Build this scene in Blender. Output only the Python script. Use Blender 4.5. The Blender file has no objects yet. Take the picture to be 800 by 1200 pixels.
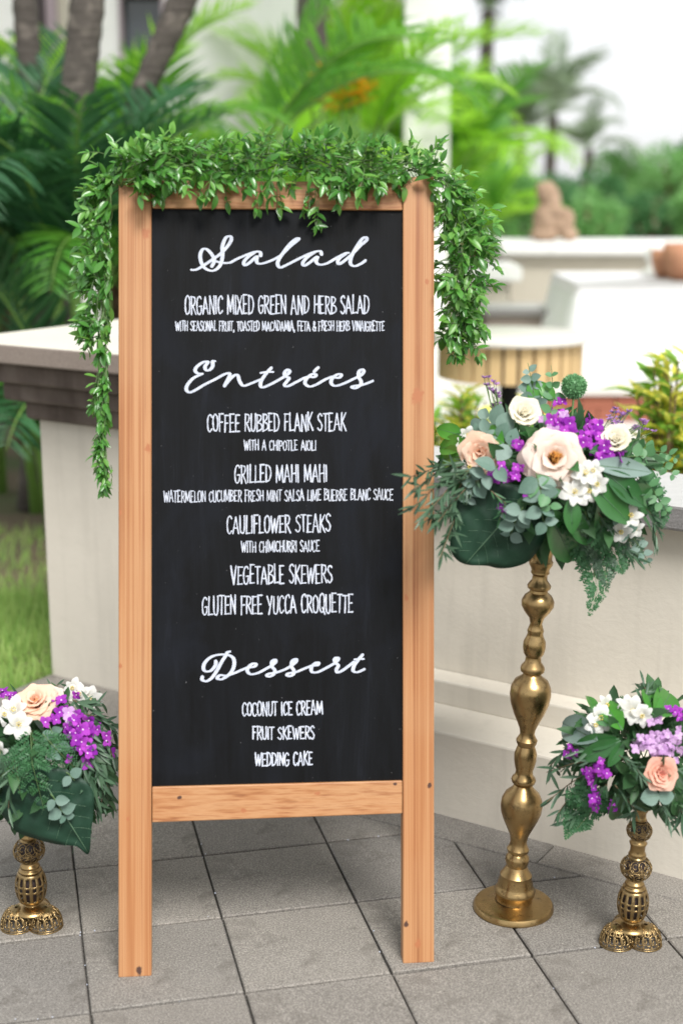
import bpy, bmesh, math, random
import numpy as np
from mathutils import Vector, Matrix, Euler, Quaternion, noise
R = math.radians
random.seed(7); rng = np.random.default_rng(7)
sc = bpy.context.scene
C = sc.collection

# ---------------------------------------------------------------- camera
CAM_H = 1.55
PITCH = math.atan(390/1667)
cd = bpy.data.cameras.new('camera'); cam = bpy.data.objects.new('camera', cd); C.objects.link(cam)
cam.location = (0, 0, CAM_H)
cam.rotation_euler = (math.pi/2 - PITCH, 0, 0)
cd.sensor_fit = 'VERTICAL'; cd.sensor_height = 36; cd.sensor_width = 24; cd.lens = 50
cd.clip_end = 2000
cd.dof.use_dof = True; cd.dof.focus_distance = 3.12; cd.dof.aperture_fstop = 1.8
sc.camera = cam
# ---------------------------------------------------------------- world, sun, exposure
w = bpy.data.worlds.new("World"); sc.world = w; w.use_nodes = True
nt = w.node_tree; bg = nt.nodes['Background']
SUN_EL, SUN_AZ = R(52), R(160)           # soft sun behind bright cloud, from behind the camera's right shoulder
sky = nt.nodes.new('ShaderNodeTexSky'); sky.sky_type = 'NISHITA'; sky.sun_disc = False
sky.sun_elevation = SUN_EL; sky.sun_rotation = SUN_AZ; sky.dust_density = 1; sky.air_density = 1
hs = nt.nodes.new('ShaderNodeHueSaturation'); hs.inputs['Saturation'].default_value = 0.12; hs.inputs['Value'].default_value = 1.0
nt.links.new(sky.outputs[0], hs.inputs['Color'])
mxs = nt.nodes.new('ShaderNodeMix'); mxs.data_type = 'RGBA'; mxs.inputs[0].default_value = .75; mxs.inputs[7].default_value = (2.65, 2.7, 2.75, 1)   # even bright cloud over the clear sky
nt.links.new(hs.outputs[0], mxs.inputs[6]); nt.links.new(mxs.outputs[2], bg.inputs[0])
bg.inputs[1].default_value = 0.15
sd = bpy.data.lights.new('sun', 'SUN'); sun = bpy.data.objects.new('sun', sd); C.objects.link(sun)
sd.energy = 2.3; sd.angle = R(24); sd.color = (1, .97, .93)
dirv = Vector((math.sin(SUN_AZ)*math.cos(SUN_EL), math.cos(SUN_AZ)*math.cos(SUN_EL), math.sin(SUN_EL)))
sun.rotation_euler = dirv.to_track_quat('Z', 'Y').to_euler()
sc.view_settings.view_transform = 'Standard'; sc.view_settings.look = 'None'
sc.view_settings.exposure = 1.0; sc.view_settings.gamma = 1
sc.cycles.max_bounces = 6; sc.cycles.transparent_max_bounces = 4

# ---------------------------------------------------------------- geometry helpers
FPX = 1667.0
def ray(px, py):
    X = (px-400)/FPX; Y = -(py-600)/FPX
    return Vector((X, math.cos(PITCH)+Y*math.sin(PITCH), -math.sin(PITCH)+Y*math.cos(PITCH)))
CP = Vector((0, 0, CAM_H))
def G(px, py, z=0.0):                     # point of the level plane z seen there in the photo
    d = ray(px, py); return CP + d*((z-CAM_H)/d.z)
def A(px, py, y):                         # point at distance y from the camera
    d = ray(px, py); return CP + d*(y/d.y)
def onplane(px, py, P0, N):
    d = ray(px, py); return CP + d*((P0-CP).dot(N)/d.dot(N))

class MB:
    def __init__(s): s.v = []; s.f = []; s.m = []
    def add(s, vs, fs, mi=0):
        o = len(s.v); s.v.extend([tuple(x) for x in vs]); s.f.extend([tuple(i+o for i in f) for f in fs]); s.m.extend([mi]*len(fs))
    def box(s, x0, y0, z0, x1, y1, z1, M=None, mi=0):
        vs = [Vector(p) for p in ((x0,y0,z0),(x1,y0,z0),(x1,y1,z0),(x0,y1,z0),(x0,y0,z1),(x1,y0,z1),(x1,y1,z1),(x0,y1,z1))]
        if M is not None: vs = [M @ p for p in vs]
        s.add(vs, [(3,2,1,0),(4,5,6,7),(0,1,5,4),(1,2,6,5),(2,3,7,6),(3,0,4,7)], mi)
    def prism(s, poly, off, mi=0):        # poly: ring of points; off: extrusion vector
        n = len(poly); vs = list(poly)+[p+off for p in poly]
        s.add(vs, [tuple(range(n)), tuple(range(2*n-1, n-1, -1))]+[(i, i+n, (i+1) % n+n, (i+1) % n) for i in range(n)], mi)
    def tube(s, pts, r, n=6, mi=0, cap=True):
        pts = [Vector(p) for p in pts]; rs = r if isinstance(r, (list, tuple)) else [r]*len(pts)
        o = len(s.v); up = Vector((0, 0, 1)); u = None
        for i, p in enumerate(pts):
            t = (pts[min(i+1, len(pts)-1)]-pts[max(i-1, 0)]).normalized()
            if u is None:
                u = t.orthogonal().normalized()
            u = (u - t*u.dot(t)); u = u.normalized() if u.length > 1e-6 else t.orthogonal().normalized()
            b = t.cross(u)
            for k in range(n):
                a = 2*math.pi*k/n; s.v.append(tuple(p+(u*math.cos(a)+b*math.sin(a))*rs[i]))
        for i in range(len(pts)-1):
            for k in range(n):
                s.f.append((o+i*n+k, o+i*n+(k+1) % n, o+(i+1)*n+(k+1) % n, o+(i+1)*n+k)); s.m.append(mi)
        if cap:
            s.f.append(tuple(o+k for k in range(n-1, -1, -1))); s.m.append(mi)
            e = o+(len(pts)-1)*n; s.f.append(tuple(e+k for k in range(n))); s.m.append(mi)
    def lathe(s, prof, n=32, M=None, mi=0, skip=None):   # prof: (r, z)
        o = len(s.v)
        for (r, z) in prof:
            for k in range(n):
                a = 2*math.pi*k/n; p = Vector((r*math.cos(a), r*math.sin(a), z))
                s.v.append(tuple(M @ p if M is not None else p))
        for i in range(len(prof)-1):
            for k in range(n):
                if skip and skip(i, k): continue
                s.f.append((o+i*n+k, o+i*n+(k+1) % n, o+(i+1)*n+(k+1) % n, o+(i+1)*n+k)); s.m.append(mi)
    def mesh(s, name, mats, loc=Vector((0, 0, 0)), smooth=False):
        me = bpy.data.meshes.new(name)
        vs = s.v if loc is None else [(a-loc[0], b-loc[1], c-loc[2]) for a, b, c in s.v]
        me.from_pydata(vs, [], s.f)
        for m in (mats if isinstance(mats, (list, tuple)) else [mats]): me.materials.append(m)
        if len(me.materials) > 1: me.polygons.foreach_set('material_index', s.m)
        if smooth: me.polygons.foreach_set('use_smooth', [True]*len(me.polygons))
        me.update(); return me

def wloc(o):
    v = Vector((0, 0, 0))
    while o is not None: v = v+o.location; o = o.parent
    return v
def link(name, me, parent=None, label=None, kind=None):
    o = bpy.data.objects.new(name, me); C.objects.link(o); o.parent = parent
    if label: o['label'] = label
    if kind: o['kind'] = kind
    return o
def obj(name, mb, mats, parent=None, smooth=False, label=None, kind=None, bevel=0):   # mb in world coordinates
    o = link(name, mb.mesh(name, mats, wloc(parent), smooth), parent, label, kind)
    if bevel:
        b = o.modifiers.new('bevel', 'BEVEL'); b.width = bevel; b.segments = 2; b.limit_method = 'ANGLE'
    return o
def thing(name, label, cat, loc=(0, 0, 0), group=None):
    o = bpy.data.objects.new(name, None); C.objects.link(o); o.location = loc; o.empty_display_size = .1
    o['label'] = label; o['category'] = cat
    if group: o['group'] = group
    return o
def tag(o, label, cat, group=None):
    o['label'] = label; o['category'] = cat
    if group: o['group'] = group
    return o
def frame(pos, d, up=Vector((0, 0, 1)), s=1.0, sx=None):   # local +Y along d, local +Z near up
    y = Vector(d).normalized(); z = Vector(up) - y*Vector(up).dot(y)
    if z.length < 1e-5: z = y.orthogonal()
    z.normalize(); x = y.cross(z); sx = s if sx is None else sx
    M = Matrix(((x.x*sx, y.x*s, z.x*s, pos[0]), (x.y*sx, y.y*s, z.y*s, pos[1]), (x.z*sx, y.z*s, z.z*s, pos[2]), (0, 0, 0, 1)))
    return M
def rv(s=1.0): return Vector((random.uniform(-s, s), random.uniform(-s, s), random.uniform(-s, s)))
def U(a, b): return random.uniform(a, b)

# ---------------------------------------------------------------- materials
def mat(name, col=(.5, .5, .5), rough=.6, metal=0, spec=.5):
    m = bpy.data.materials.new(name); m.use_nodes = True
    b = m.node_tree.nodes['Principled BSDF']
    b.inputs['Base Color'].default_value = (*col, 1); b.inputs['Roughness'].default_value = rough
    b.inputs['Metallic'].default_value = metal; b.inputs['Specular IOR Level'].default_value = spec
    return m
def N(m, t, **kw):
    n = m.node_tree.nodes.new(t)
    for k, v in kw.items():
        if k.startswith('_'): setattr(n, k[1:], v)
        else: n.inputs[k.replace('9', ' ')].default_value = v
    return n
def L(m, a, b): m.node_tree.links.new(a, b)
def ramp(m, fac, stops):
    r = m.node_tree.nodes.new('ShaderNodeValToRGB'); e = r.color_ramp.elements
    while len(e) < len(stops): e.new(.5)
    for i, (p, c) in enumerate(stops): e[i].position = p; e[i].color = (*c, 1)
    L(m, fac, r.inputs[0]); return r.outputs[0]
def mixc(m, fac, a, b, mode='MIX'):
    n = m.node_tree.nodes.new('ShaderNodeMix'); n.data_type = 'RGBA'; n.blend_type = mode
    for s, v in ((n.inputs[0], fac), (n.inputs[6], a), (n.inputs[7], b)):
        if isinstance(v, (int, float)): s.default_value = v
        elif isinstance(v, tuple): s.default_value = (*v, 1)
        else: L(m, v, s)
    return n.outputs[2]
def coords(m, scale=(1, 1, 1), kind='Object', rot=(0, 0, 0)):
    t = m.node_tree.nodes.new('ShaderNodeTexCoord'); mp = m.node_tree.nodes.new('ShaderNodeMapping')
    mp.inputs['Scale'].default_value = scale; mp.inputs['Rotation'].default_value = rot; L(m, t.outputs[kind], mp.inputs[0]); return mp.outputs[0]
def noi(m, vec, scale, detail=4, rough=.6, dist=0):
    n = N(m, 'ShaderNodeTexNoise', Scale=scale, Detail=detail, Roughness=rough, Distortion=dist)
    if vec is not None: L(m, vec, n.inputs['Vector'])
    return n.outputs[0]
def bump(m, h, strength=.3, dist=.01):
    n = N(m, 'ShaderNodeBump', Strength=strength, Distance=dist); L(m, h, n.inputs['Height'])
    L(m, n.outputs[0], m.node_tree.nodes['Principled BSDF'].inputs['Normal'])
def base(m, sock): L(m, sock, m.node_tree.nodes['Principled BSDF'].inputs['Base Color'])
def rnd_obj(m):
    return m.node_tree.nodes.new('ShaderNodeObjectInfo').outputs['Random']

def leafmat(name, c1, c2, rough=.4, trans=.35, tcol=None, spec=.5, dk=.35):
    m = mat(name, c1, rough, spec=spec); nt = m.node_tree
    g = nt.nodes.new('ShaderNodeNewGeometry')
    add = N(m, 'ShaderNodeMath', _operation='ADD'); L(m, g.outputs['Random Per Island'], add.inputs[0]); L(m, rnd_obj(m), add.inputs[1])
    fr = N(m, 'ShaderNodeMath', _operation='FRACT'); L(m, add.outputs[0], fr.inputs[0])
    col = mixc(m, fr.outputs[0], c1, c2)
    n = noi(m, coords(m, kind='Generated'), 5)
    col = mixc(m, dk, col, mixc(m, n, tuple(x*.6 for x in c1), tuple(min(1, x*1.35) for x in c2)))
    base(m, col)
    if trans > 0:
        tr = nt.nodes.new('ShaderNodeBsdfTranslucent'); mx = nt.nodes.new('ShaderNodeMixShader'); mx.inputs[0].default_value = trans
        tc = tcol or tuple(min(1, x*1.8) for x in c2)
        L(m, mixc(m, .5, col, tc), tr.inputs[0])
        out = nt.nodes['Material Output']; L(m, nt.nodes['Principled BSDF'].outputs[0], mx.inputs[1]); L(m, tr.outputs[0], mx.inputs[2]); L(m, mx.outputs[0], out.inputs[0])
    return m

# wood: grain runs along local z of the mesh ('post') or along x ('rail')
def wcoords(m, scale):        # board-aligned coordinates: undo the backward lean, then stretch along the grain
    v = coords(m, (1, 1, 1), rot=(PITCH, 0, 0)); mp = m.node_tree.nodes.new('ShaderNodeMapping'); mp.inputs['Scale'].default_value = scale; L(m, v, mp.inputs[0]); return mp.outputs[0]
def woodmat(name, axis, knots):
    m = mat(name, (.6, .35, .2), .5)
    ax = lambda f, s: (f, f, s) if axis == 'z' else (s, f, f)
    g0 = noi(m, wcoords(m, ax(260, 1.6)), 1.0, 2, .5, .1); g1 = noi(m, wcoords(m, ax(95, .55)), 1.0, 3, .55, .25); g2 = noi(m, wcoords(m, ax(26, .3)), 1.0, 2, .6, .4)
    def madd(s, k, t):
        n = N(m, 'ShaderNodeMath', _operation='MULTIPLY_ADD'); L(m, s, n.inputs[0]); n.inputs[1].default_value = k
        if t is None: n.inputs[2].default_value = 0
        else: L(m, t, n.inputs[2])
        return n.outputs[0]
    fac = madd(g0, .30, madd(g1, .44, madd(g2, .34, None)))
    col = ramp(m, fac, [(.40, (.26, .085, .028)), (.465, (.40, .165, .066)), (.52, (.49, .235, .11)), (.58, (.545, .29, .15)), (.68, (.36, .14, .055))])
    n3 = noi(m, wcoords(m, ax(9, 1.6)), 1.0, 3)
    col = mixc(m, ramp(m, n3, [(.5, (0, 0, 0)), (.74, (.5, .5, .5))]), col, (.47, .20, .08))
    n4 = noi(m, wcoords(m, ax(3, 2.5)), 1.0, 3)
    col = mixc(m, ramp(m, n4, [(.45, (0, 0, 0)), (.7, (.35, .35, .35))]), col, (.56, .345, .20))
    # thin dark scratches and resin streaks along the grain
    n5 = noi(m, wcoords(m, ax(150, 2.4)), 1.0, 2, .5)
    col = mixc(m, ramp(m, n5, [(.71, (0, 0, 0)), (.77, (.55, .55, .55))]), col, (.25, .10, .04))
    col = mixc(m, 1.0, col, (.82, .79, .68), 'MULTIPLY')
    tex = m.node_tree.nodes.new('ShaderNodeTexCoord')
    for (kx, kz, r, dark) in knots:          # knots: dark spots with a soft halo, at places along the board
        d = N(m, 'ShaderNodeVectorMath', _operation='SUBTRACT'); L(m, tex.outputs['Object'], d.inputs[0]); d.inputs[1].default_value = (kx, 0, kz)
        s = N(m, 'ShaderNodeVectorMath', _operation='MULTIPLY'); L(m, d.outputs[0], s.inputs[0])
        s.inputs[1].default_value = (1/r, 0, .7/r) if axis == 'z' else (.7/r, 0, 1/r)
        ln = N(m, 'ShaderNodeVectorMath', _operation='LENGTH'); L(m, s.outputs[0], ln.inputs[0])
        nn = noi(m, coords(m, (1, 1, 1)), 90, 2)
        a = N(m, 'ShaderNodeMath', _operation='ADD'); L(m, ln.outputs['Value'], a.inputs[0]); 
        mm = N(m, 'ShaderNodeMath', _operation='MULTIPLY'); L(m, nn, mm.inputs[0]); mm.inputs[1].default_value = .9; L(m, mm.outputs[0], a.inputs[1])
        col = mixc(m, ramp(m, a.outputs[0], [(.75, (1, 1, 1)), (1.0, (0, 0, 0))]), col, (.36, .13, .05) if not dark else (.07, .03, .02))
    base(m, col)
    rr = N(m, 'ShaderNodeMapRange'); L(m, g2, rr.inputs[0]); rr.inputs[3].default_value = .38; rr.inputs[4].default_value = .62
    L(m, rr.outputs[0], m.node_tree.nodes['Principled BSDF'].inputs['Roughness'])
    bump(m, g1, .25, .002)
    return m

M = {}
m = M['paver'] = mat('paver_stone', (.2, .19, .18), .85)
ri = rnd_obj(m)
n1 = noi(m, coords(m), 260, 4, .8); n2 = noi(m, coords(m, kind='Object'), 5, 5); n3 = noi(m, coords(m), 150, 2)
c = ramp(m, n1, [(.36, (.08, .075, .068)), (.5, (.21, .198, .182)), (.64, (.42, .395, .365))])
c = mixc(m, .3, c, ramp(m, n2, [(.3, (.125, .115, .103)), (.7, (.245, .227, .205))]))
c = mixc(m, .85, c, mixc(m, ri, (.80, .80, .80), (1.12, 1.1, 1.06)), 'MULTIPLY')
st = noi(m, coords(m, kind='Object'), 11, 6, .75, .6); c = mixc(m, ramp(m, st, [(.52, (0, 0, 0)), (.66, (.55, .55, .55))]), c, (.095, .085, .072)); wsp = noi(m, coords(m), 95, 2, .4); c = mixc(m, ramp(m, wsp, [(.73, (0, 0, 0)), (.76, (.6, .6, .6))]), c, (.48, .45, .4))
base(m, c); bump(m, n1, .5, .0018)
m = M['joint'] = mat('joint_grit', (.035, .032, .028), .95)
n = noi(m, coords(m), 300, 2); base(m, ramp(m, n, [(.4, (.03, .027, .023)), (.62, (.085, .078, .07)), (.7, (.25, .24, .22))])); bump(m, n, .6, .003)
def plaster(name, c1, c2, sc_=6, fine=180, b=.25):
    m = mat(name, c1, .85); a = noi(m, coords(m), sc_, 5, .6); f = noi(m, coords(m), fine, 3)
    st = noi(m, coords(m, (9, 9, .8)), 2.2, 4)
    col = mixc(m, a, c1, c2); col = mixc(m, ramp(m, st, [(.52, (0, 0, 0)), (.8, (.35, .35, .35))]), col, tuple(x*.68 for x in c1))
    tw = noi(m, coords(m, (1, 1, 1.6)), 14, 6, .7, .8)
    col = mixc(m, ramp(m, noi(m, coords(m), 2.6, 6, .7, .5), [(.5, (0, 0, 0)), (.7, (.3, .3, .3))]), col, tuple(x*.78 for x in c1))
    mx = N(m, 'ShaderNodeMath', _operation='MULTIPLY_ADD'); L(m, tw, mx.inputs[0]); mx.inputs[1].default_value = 2.2; L(m, f, mx.inputs[2])
    base(m, col); bump(m, mx.outputs[0], b, .004); return m
M['plaster'] = plaster('cream_plaster', (.57, .53, .455), (.66, .62, .54), 3, 90, .14)
M['coping'] = plaster('granular_coping', (.12, .115, .115), (.34, .33, .325), 200, 420, .6)
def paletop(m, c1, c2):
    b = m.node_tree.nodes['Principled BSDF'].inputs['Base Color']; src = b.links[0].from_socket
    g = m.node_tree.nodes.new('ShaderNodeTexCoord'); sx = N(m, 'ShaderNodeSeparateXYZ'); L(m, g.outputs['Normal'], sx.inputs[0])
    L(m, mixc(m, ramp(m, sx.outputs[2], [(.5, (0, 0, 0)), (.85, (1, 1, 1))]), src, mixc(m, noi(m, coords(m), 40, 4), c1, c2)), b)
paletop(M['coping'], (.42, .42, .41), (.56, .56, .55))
M['cap_top'] = plaster('pale_stone_top', (.52, .5, .44), (.62, .6, .53), 8, 200, .3)  # even pale stone colour for a cap top
m = M['brown_stone'] = mat('weathered_brown_stone', (.16, .12, .1), .9)
s_ = noi(m, coords(m, (5, 5, .7)), 2.5, 5); f_ = noi(m, coords(m), 160, 3); lo_ = noi(m, coords(m), 7, 4)
c = ramp(m, s_, [(.32, (.07, .052, .042)), (.55, (.135, .105, .088)), (.75, (.23, .19, .165))])
base(m, mixc(m, .4, c, ramp(m, lo_, [(.35, (.085, .065, .055)), (.7, (.24, .2, .175))]))); bump(m, f_, .5, .004)
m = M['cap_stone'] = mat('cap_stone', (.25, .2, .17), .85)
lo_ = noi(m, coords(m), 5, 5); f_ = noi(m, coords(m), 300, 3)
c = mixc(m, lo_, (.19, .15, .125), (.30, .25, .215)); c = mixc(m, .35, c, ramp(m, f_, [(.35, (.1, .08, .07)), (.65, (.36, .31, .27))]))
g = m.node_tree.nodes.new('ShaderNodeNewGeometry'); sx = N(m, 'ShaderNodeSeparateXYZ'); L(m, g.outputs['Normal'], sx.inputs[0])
base(m, mixc(m, ramp(m, sx.outputs[2], [(.4, (0, 0, 0)), (.8, (1, 1, 1))]), c, mixc(m, lo_, (.55, .53, .46), (.64, .62, .54)))); bump(m, f_, .4, .002)  # up-facing faces blend to a paler stone colour

# chalkboard black with dusty smears
m = M['board'] = mat('chalkboard_paint', (.016, .018, .022), .55, spec=.12)
a = noi(m, coords(m, (26, 1, 3)), 1, 6, .7, .5); b_ = noi(m, coords(m, (4, 1, 3)), 1, 4, .6, 1.5); f_ = noi(m, coords(m, (150, 1, 20)), 1, 3)
c = ramp(m, a, [(.35, (.003, .0032, .0036)), (.6, (.0055, .0062, .0078)), (.8, (.013, .015, .021))])
c = mixc(m, ramp(m, b_, [(.45, (0, 0, 0)), (.75, (.7, .7, .7))]), c, (.009, .011, .017))
fs = noi(m, coords(m), 220, 2, .4)
c = mixc(m, ramp(m, fs, [(.78, (0, 0, 0)), (.8, (.5, .5, .5))]), c, (.25, .25, .26))
base(m, c); bump(m, noi(m, coords(m, (260, 1, 6)), 1, 3, .6), .35, .001)
rr = N(m, 'ShaderNodeMapRange'); L(m, b_, rr.inputs[0]); rr.inputs[3].default_value = .42; rr.inputs[4].default_value = .7
L(m, rr.outputs[0], m.node_tree.nodes['Principled BSDF'].inputs['Roughness'])
m = M['chalk'] = mat('chalk_pen', (.62, .65, .74), .9)
a = noi(m, coords(m), 260, 3, .7); b_ = noi(m, coords(m), 40, 2)
c = ramp(m, a, [(.3, (.38, .41, .48)), (.5, (.52, .55, .63)), (.7, (.64, .67, .74))])
base(m, mixc(m, ramp(m, b_, [(.35, (.6, .6, .6)), (.6, (0, 0, 0))]), c, (.46, .50, .60)))

def brassmat(name, c1, c2, dark, r0=.22, r1=.5):
    m = mat(name, c1, .3, 1.0)
    a = noi(m, coords(m), 22, 5, .65); b_ = noi(m, coords(m), 160, 3); sp = noi(m, coords(m), 60, 4, .7)
    c = mixc(m, a, c1, c2); c = mixc(m, ramp(m, sp, [(.55, (0, 0, 0)), (.72, (.75, .75, .75))]), c, dark)
    base(m, c); rr = N(m, 'ShaderNodeMapRange'); L(m, a, rr.inputs[0]); rr.inputs[1].default_value = .3; rr.inputs[2].default_value = .7; rr.inputs[3].default_value = r0; rr.inputs[4].default_value = r1
    L(m, rr.outputs[0], m.node_tree.nodes['Principled BSDF'].inputs['Roughness']); bump(m, b_, .08, .001); return m
M['brass'] = brassmat('old_brass', (.46, .32, .145), (.30, .20, .09), (.09, .06, .03), .2, .44)
M['brass_dark'] = brassmat('pierced_brass', (.44, .32, .155), (.28, .19, .09), (.09, .06, .03), .24, .46)

M['garland'] = leafmat('garland_leaf', (.022, .105, .018), (.10, .30, .05), .27, .2, (.25, .55, .08), .6)
M['garland_light'] = leafmat('garland_pale_leaf', (.12, .32, .05), (.2, .45, .1), .35, .4, (.4, .7, .12), .6)  # paler leaf colour, mixed in more often to paint leaf highlights
M['stem'] = mat('vine_stem', (.09, .16, .05), .6)
M['twig'] = mat('brown_twig', (.16, .11, .06), .7)
M['ruscus'] = leafmat('glossy_leaf', (.022, .10, .03), (.045, .17, .04), .3, .18, (.1, .35, .05), .6)
M['ruscus_light'] = leafmat('bright_glossy_leaf', (.05, .22, .03), (.08, .30, .04), .3, .25, (.2, .5, .05), .6)
M['silver'] = leafmat('silver_leaf', (.13, .2, .17), (.2, .28, .25), .45, .1)
M['euca'] = leafmat('eucalyptus_leaf', (.08, .17, .12), (.19, .28, .24), .55, .15)
M['euca_green'] = leafmat('eucalyptus_green_leaf', (.07, .2, .08), (.12, .28, .12), .5, .2)
M['narrow'] = leafmat('narrow_leaf', (.025, .065, .035), (.07, .14, .075), .45, .1)
M['fern'] = leafmat('fern_leaf', (.03, .11, .045), (.05, .17, .06), .5, .25)
M['darkfol'] = leafmat('dark_filler_leaf', (.014, .05, .018), (.045, .125, .04), .5, .15)
m = M['broad'] = leafmat('broad_dark_leaf', (.010, .036, .022), (.02, .06, .034), .52, .06, None, .3, .6)
M['vein'] = mat('leaf_vein', (.09, .17, .10), .5)
M['floret_eye'] = mat('pale_floret_eye', (.80, .62, .82), .6)
def petal(name, c1, c2, trans=.3, inner=None):
    m = leafmat(name, c1, c2, .8, trans+.1, c2, .12, .12); bump(m, noi(m, coords(m, (1, 1, 1), 'Generated'), 26, 4), .25, .002); return m
M['peach'] = petal('peach_petal', (.94, .62, .46), (.95, .74, .60))
M['peach_deep'] = petal('peach_inner_petal', (.93, .42, .20), (.93, .52, .30))
M['blush'] = petal('blush_petal', (.93, .74, .64), (.95, .84, .75))
M['amber'] = petal('amber_petal', (.85, .45, .10), (.9, .58, .22))
M['pinkrose'] = petal('pink_rose_petal', (.93, .50, .38), (.94, .60, .48))
M['pinkrose_deep'] = petal('pink_rose_heart', (.86, .30, .25), (.88, .40, .34))
M['ivory'] = petal('ivory_petal', (.90, .85, .68), (.94, .90, .78))
M['white'] = petal('white_petal', (.82, .82, .78), (.88, .88, .85))
M['yellow_c'] = mat('flower_throat', (.75, .6, .15), .6)
M['purple'] = petal('purple_floret', (.22, .015, .34), (.58, .10, .66), .25)
M['lilac'] = petal('lilac_floret', (.55, .30, .62), (.76, .54, .80), .25)
M['mauve'] = petal('mauve_statice', (.34, .16, .44), (.55, .33, .62), .2)
M['allium'] = leafmat('allium_green', (.12, .30, .13), (.2, .42, .2), .5, .2)
M['bark'] = None
def bark(name, c1, c2):
    m = mat(name, c1, .9); a = noi(m, coords(m, (1, 1, 8)), 6, 5); b_ = noi(m, coords(m), 14, 5)
    base(m, mixc(m, a, c1, c2)); c = mixc(m, ramp(m, b_, [(.5, (0, 0, 0)), (.7, (1, 1, 1))]), mixc(m, a, c1, c2), tuple(min(1, x*1.7) for x in c2)); base(m, c); bump(m, a, .7, .02); return m
M['bark'] = bark('grey_bark', (.05, .042, .036), (.11, .095, .082))
M['bark_brown'] = bark('brown_bark', (.10, .06, .035), (.2, .13, .08))
M['palm_lime'] = leafmat('palm_lime_leaf', (.16, .46, .02), (.38, .70, .05), .35, .55, (.6, .95, .1))
M['palm'] = leafmat('palm_green_leaf', (.04, .20, .03), (.13, .38, .05), .38, .45, (.35, .75, .08))
M['palm_dark'] = leafmat('palm_dark_leaf', (.015, .075, .03), (.05, .16, .06), .4, .25, (.08, .25, .06))
M['palm_far'] = leafmat('far_palm_leaf', (.14, .22, .14), (.3, .38, .24), .5, .3)  # distance haze put into the leaf colour as a greyer, paler green
M['tree_far'] = leafmat('far_tree_leaf', (.12, .31, .09), (.26, .50, .17), .5, .35)  # leaf green paled to carry the distance haze
M['tree_far2'] = leafmat('far_tree_leaf_dark', (.05, .17, .06), (.11, .28, .10), .5, .3)
M['croton_y'] = leafmat('croton_yellow', (.72, .66, .05), (.88, .82, .16), .4, .35)
M['croton_g'] = leafmat('croton_green', (.12, .3, .04), (.25, .45, .06), .4, .35)
M['orange'] = leafmat('orange_bract', (.85, .3, .02), (.9, .5, .03), .5, .3)
M['rib'] = mat('palm_rib', (.16, .30, .06), .5)
M['grass'] = leafmat('grass_blade', (.14, .36, .06), (.46, .58, .2), .6, .35)
M['white_wall'] = plaster('white_render', (.84, .84, .82), (.88, .88, .86), 2, 60, .2)
M['beige_wall'] = plaster('beige_render', (.50, .46, .38), (.56, .52, .44), 2, 60, .2)
M['trim'] = mat('mauve_trim', (.34, .27, .30), .5)
M['darkframe'] = mat('dark_frame', (.05, .035, .035), .4)
M['glass'] = mat('window_glass', (.06, .075, .085), .08, spec=.8)
M['statue'] = plaster('brown_carved_stone', (.30, .19, .12), (.52, .37, .27), 14, 70, .6)
M['cloth'] = mat('white_cloth', (.88, .88, .90), .8)
M['terra'] = plaster('terracotta', (.42, .19, .11), (.55, .28, .17), 8, 90, .2)
M['slat'] = plaster('slat_timber', (.48, .33, .15), (.62, .45, .24), 5, 60, .2)
M['tabletop'] = mat('pale_tabletop', (.62, .60, .55), .4)
M['darkmetal'] = mat('dark_metal', (.03, .03, .03), .4, .8)
M['brick'] = plaster('red_brick', (.28, .09, .055), (.36, .13, .08), 12, 90, .4)
m = M['patio'] = plaster('pale_patio', (.58, .56, .53), (.66, .64, .61), 1.5, 60, .2)
m = M['ground'] = mat('earth', (.1, .08, .05), .95)
a = noi(m, coords(m), 1.1, 6); b_ = noi(m, coords(m), 30, 4)
c = mixc(m, b_, (.10, .075, .045), (.22, .17, .11)); base(m, mixc(m, ramp(m, a, [(.45, (0, 0, 0)), (.6, (.7, .7, .7))]), c, (.06, .13, .03))); bump(m, b_, .8, .03)

# ================================================================ SETTING
# wall line on the ground: plinth foot runs from W0 (behind the easel) towards W1 (right, nearer)
W0 = G(510, 953); W1 = G(800, 1031); T = (W1-W0).normalized(); NW = Vector((T.y, -T.x, 0)); NW = NW if NW.y < 0 else -NW   # NW: out of the wall towards the camera
def wp(s, o, z): return W0 + T*s - NW*o + Vector((0, 0, z))      # s along the wall, o into the wall
def s_at(px, o):                                                  # parameter s where the line at inset o crosses photo column px (near ground level)
    k = (px-400)/FPX
    lo, hi = -4, 4
    for _ in range(60):
        mid = (lo+hi)/2; p = wp(mid, o, .5)
        depth = (p-CP).dot(Vector((0, math.cos(PITCH), -math.sin(PITCH))))
        if p.x/depth < k: lo = mid
        else: hi = mid
    return (lo+hi)/2

INS = .23
pier_s0 = s_at(52, INS); pier_s1 = pier_s0+.80
# ground sheet
mb = MB(); mb.add([(-400, -60, -.03), (400, -60, -.03), (400, 900, -.03), (-400, 900, -.03)], [(0, 1, 2, 3)])
obj('ground', mb, M['ground'], kind='structure')
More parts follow.
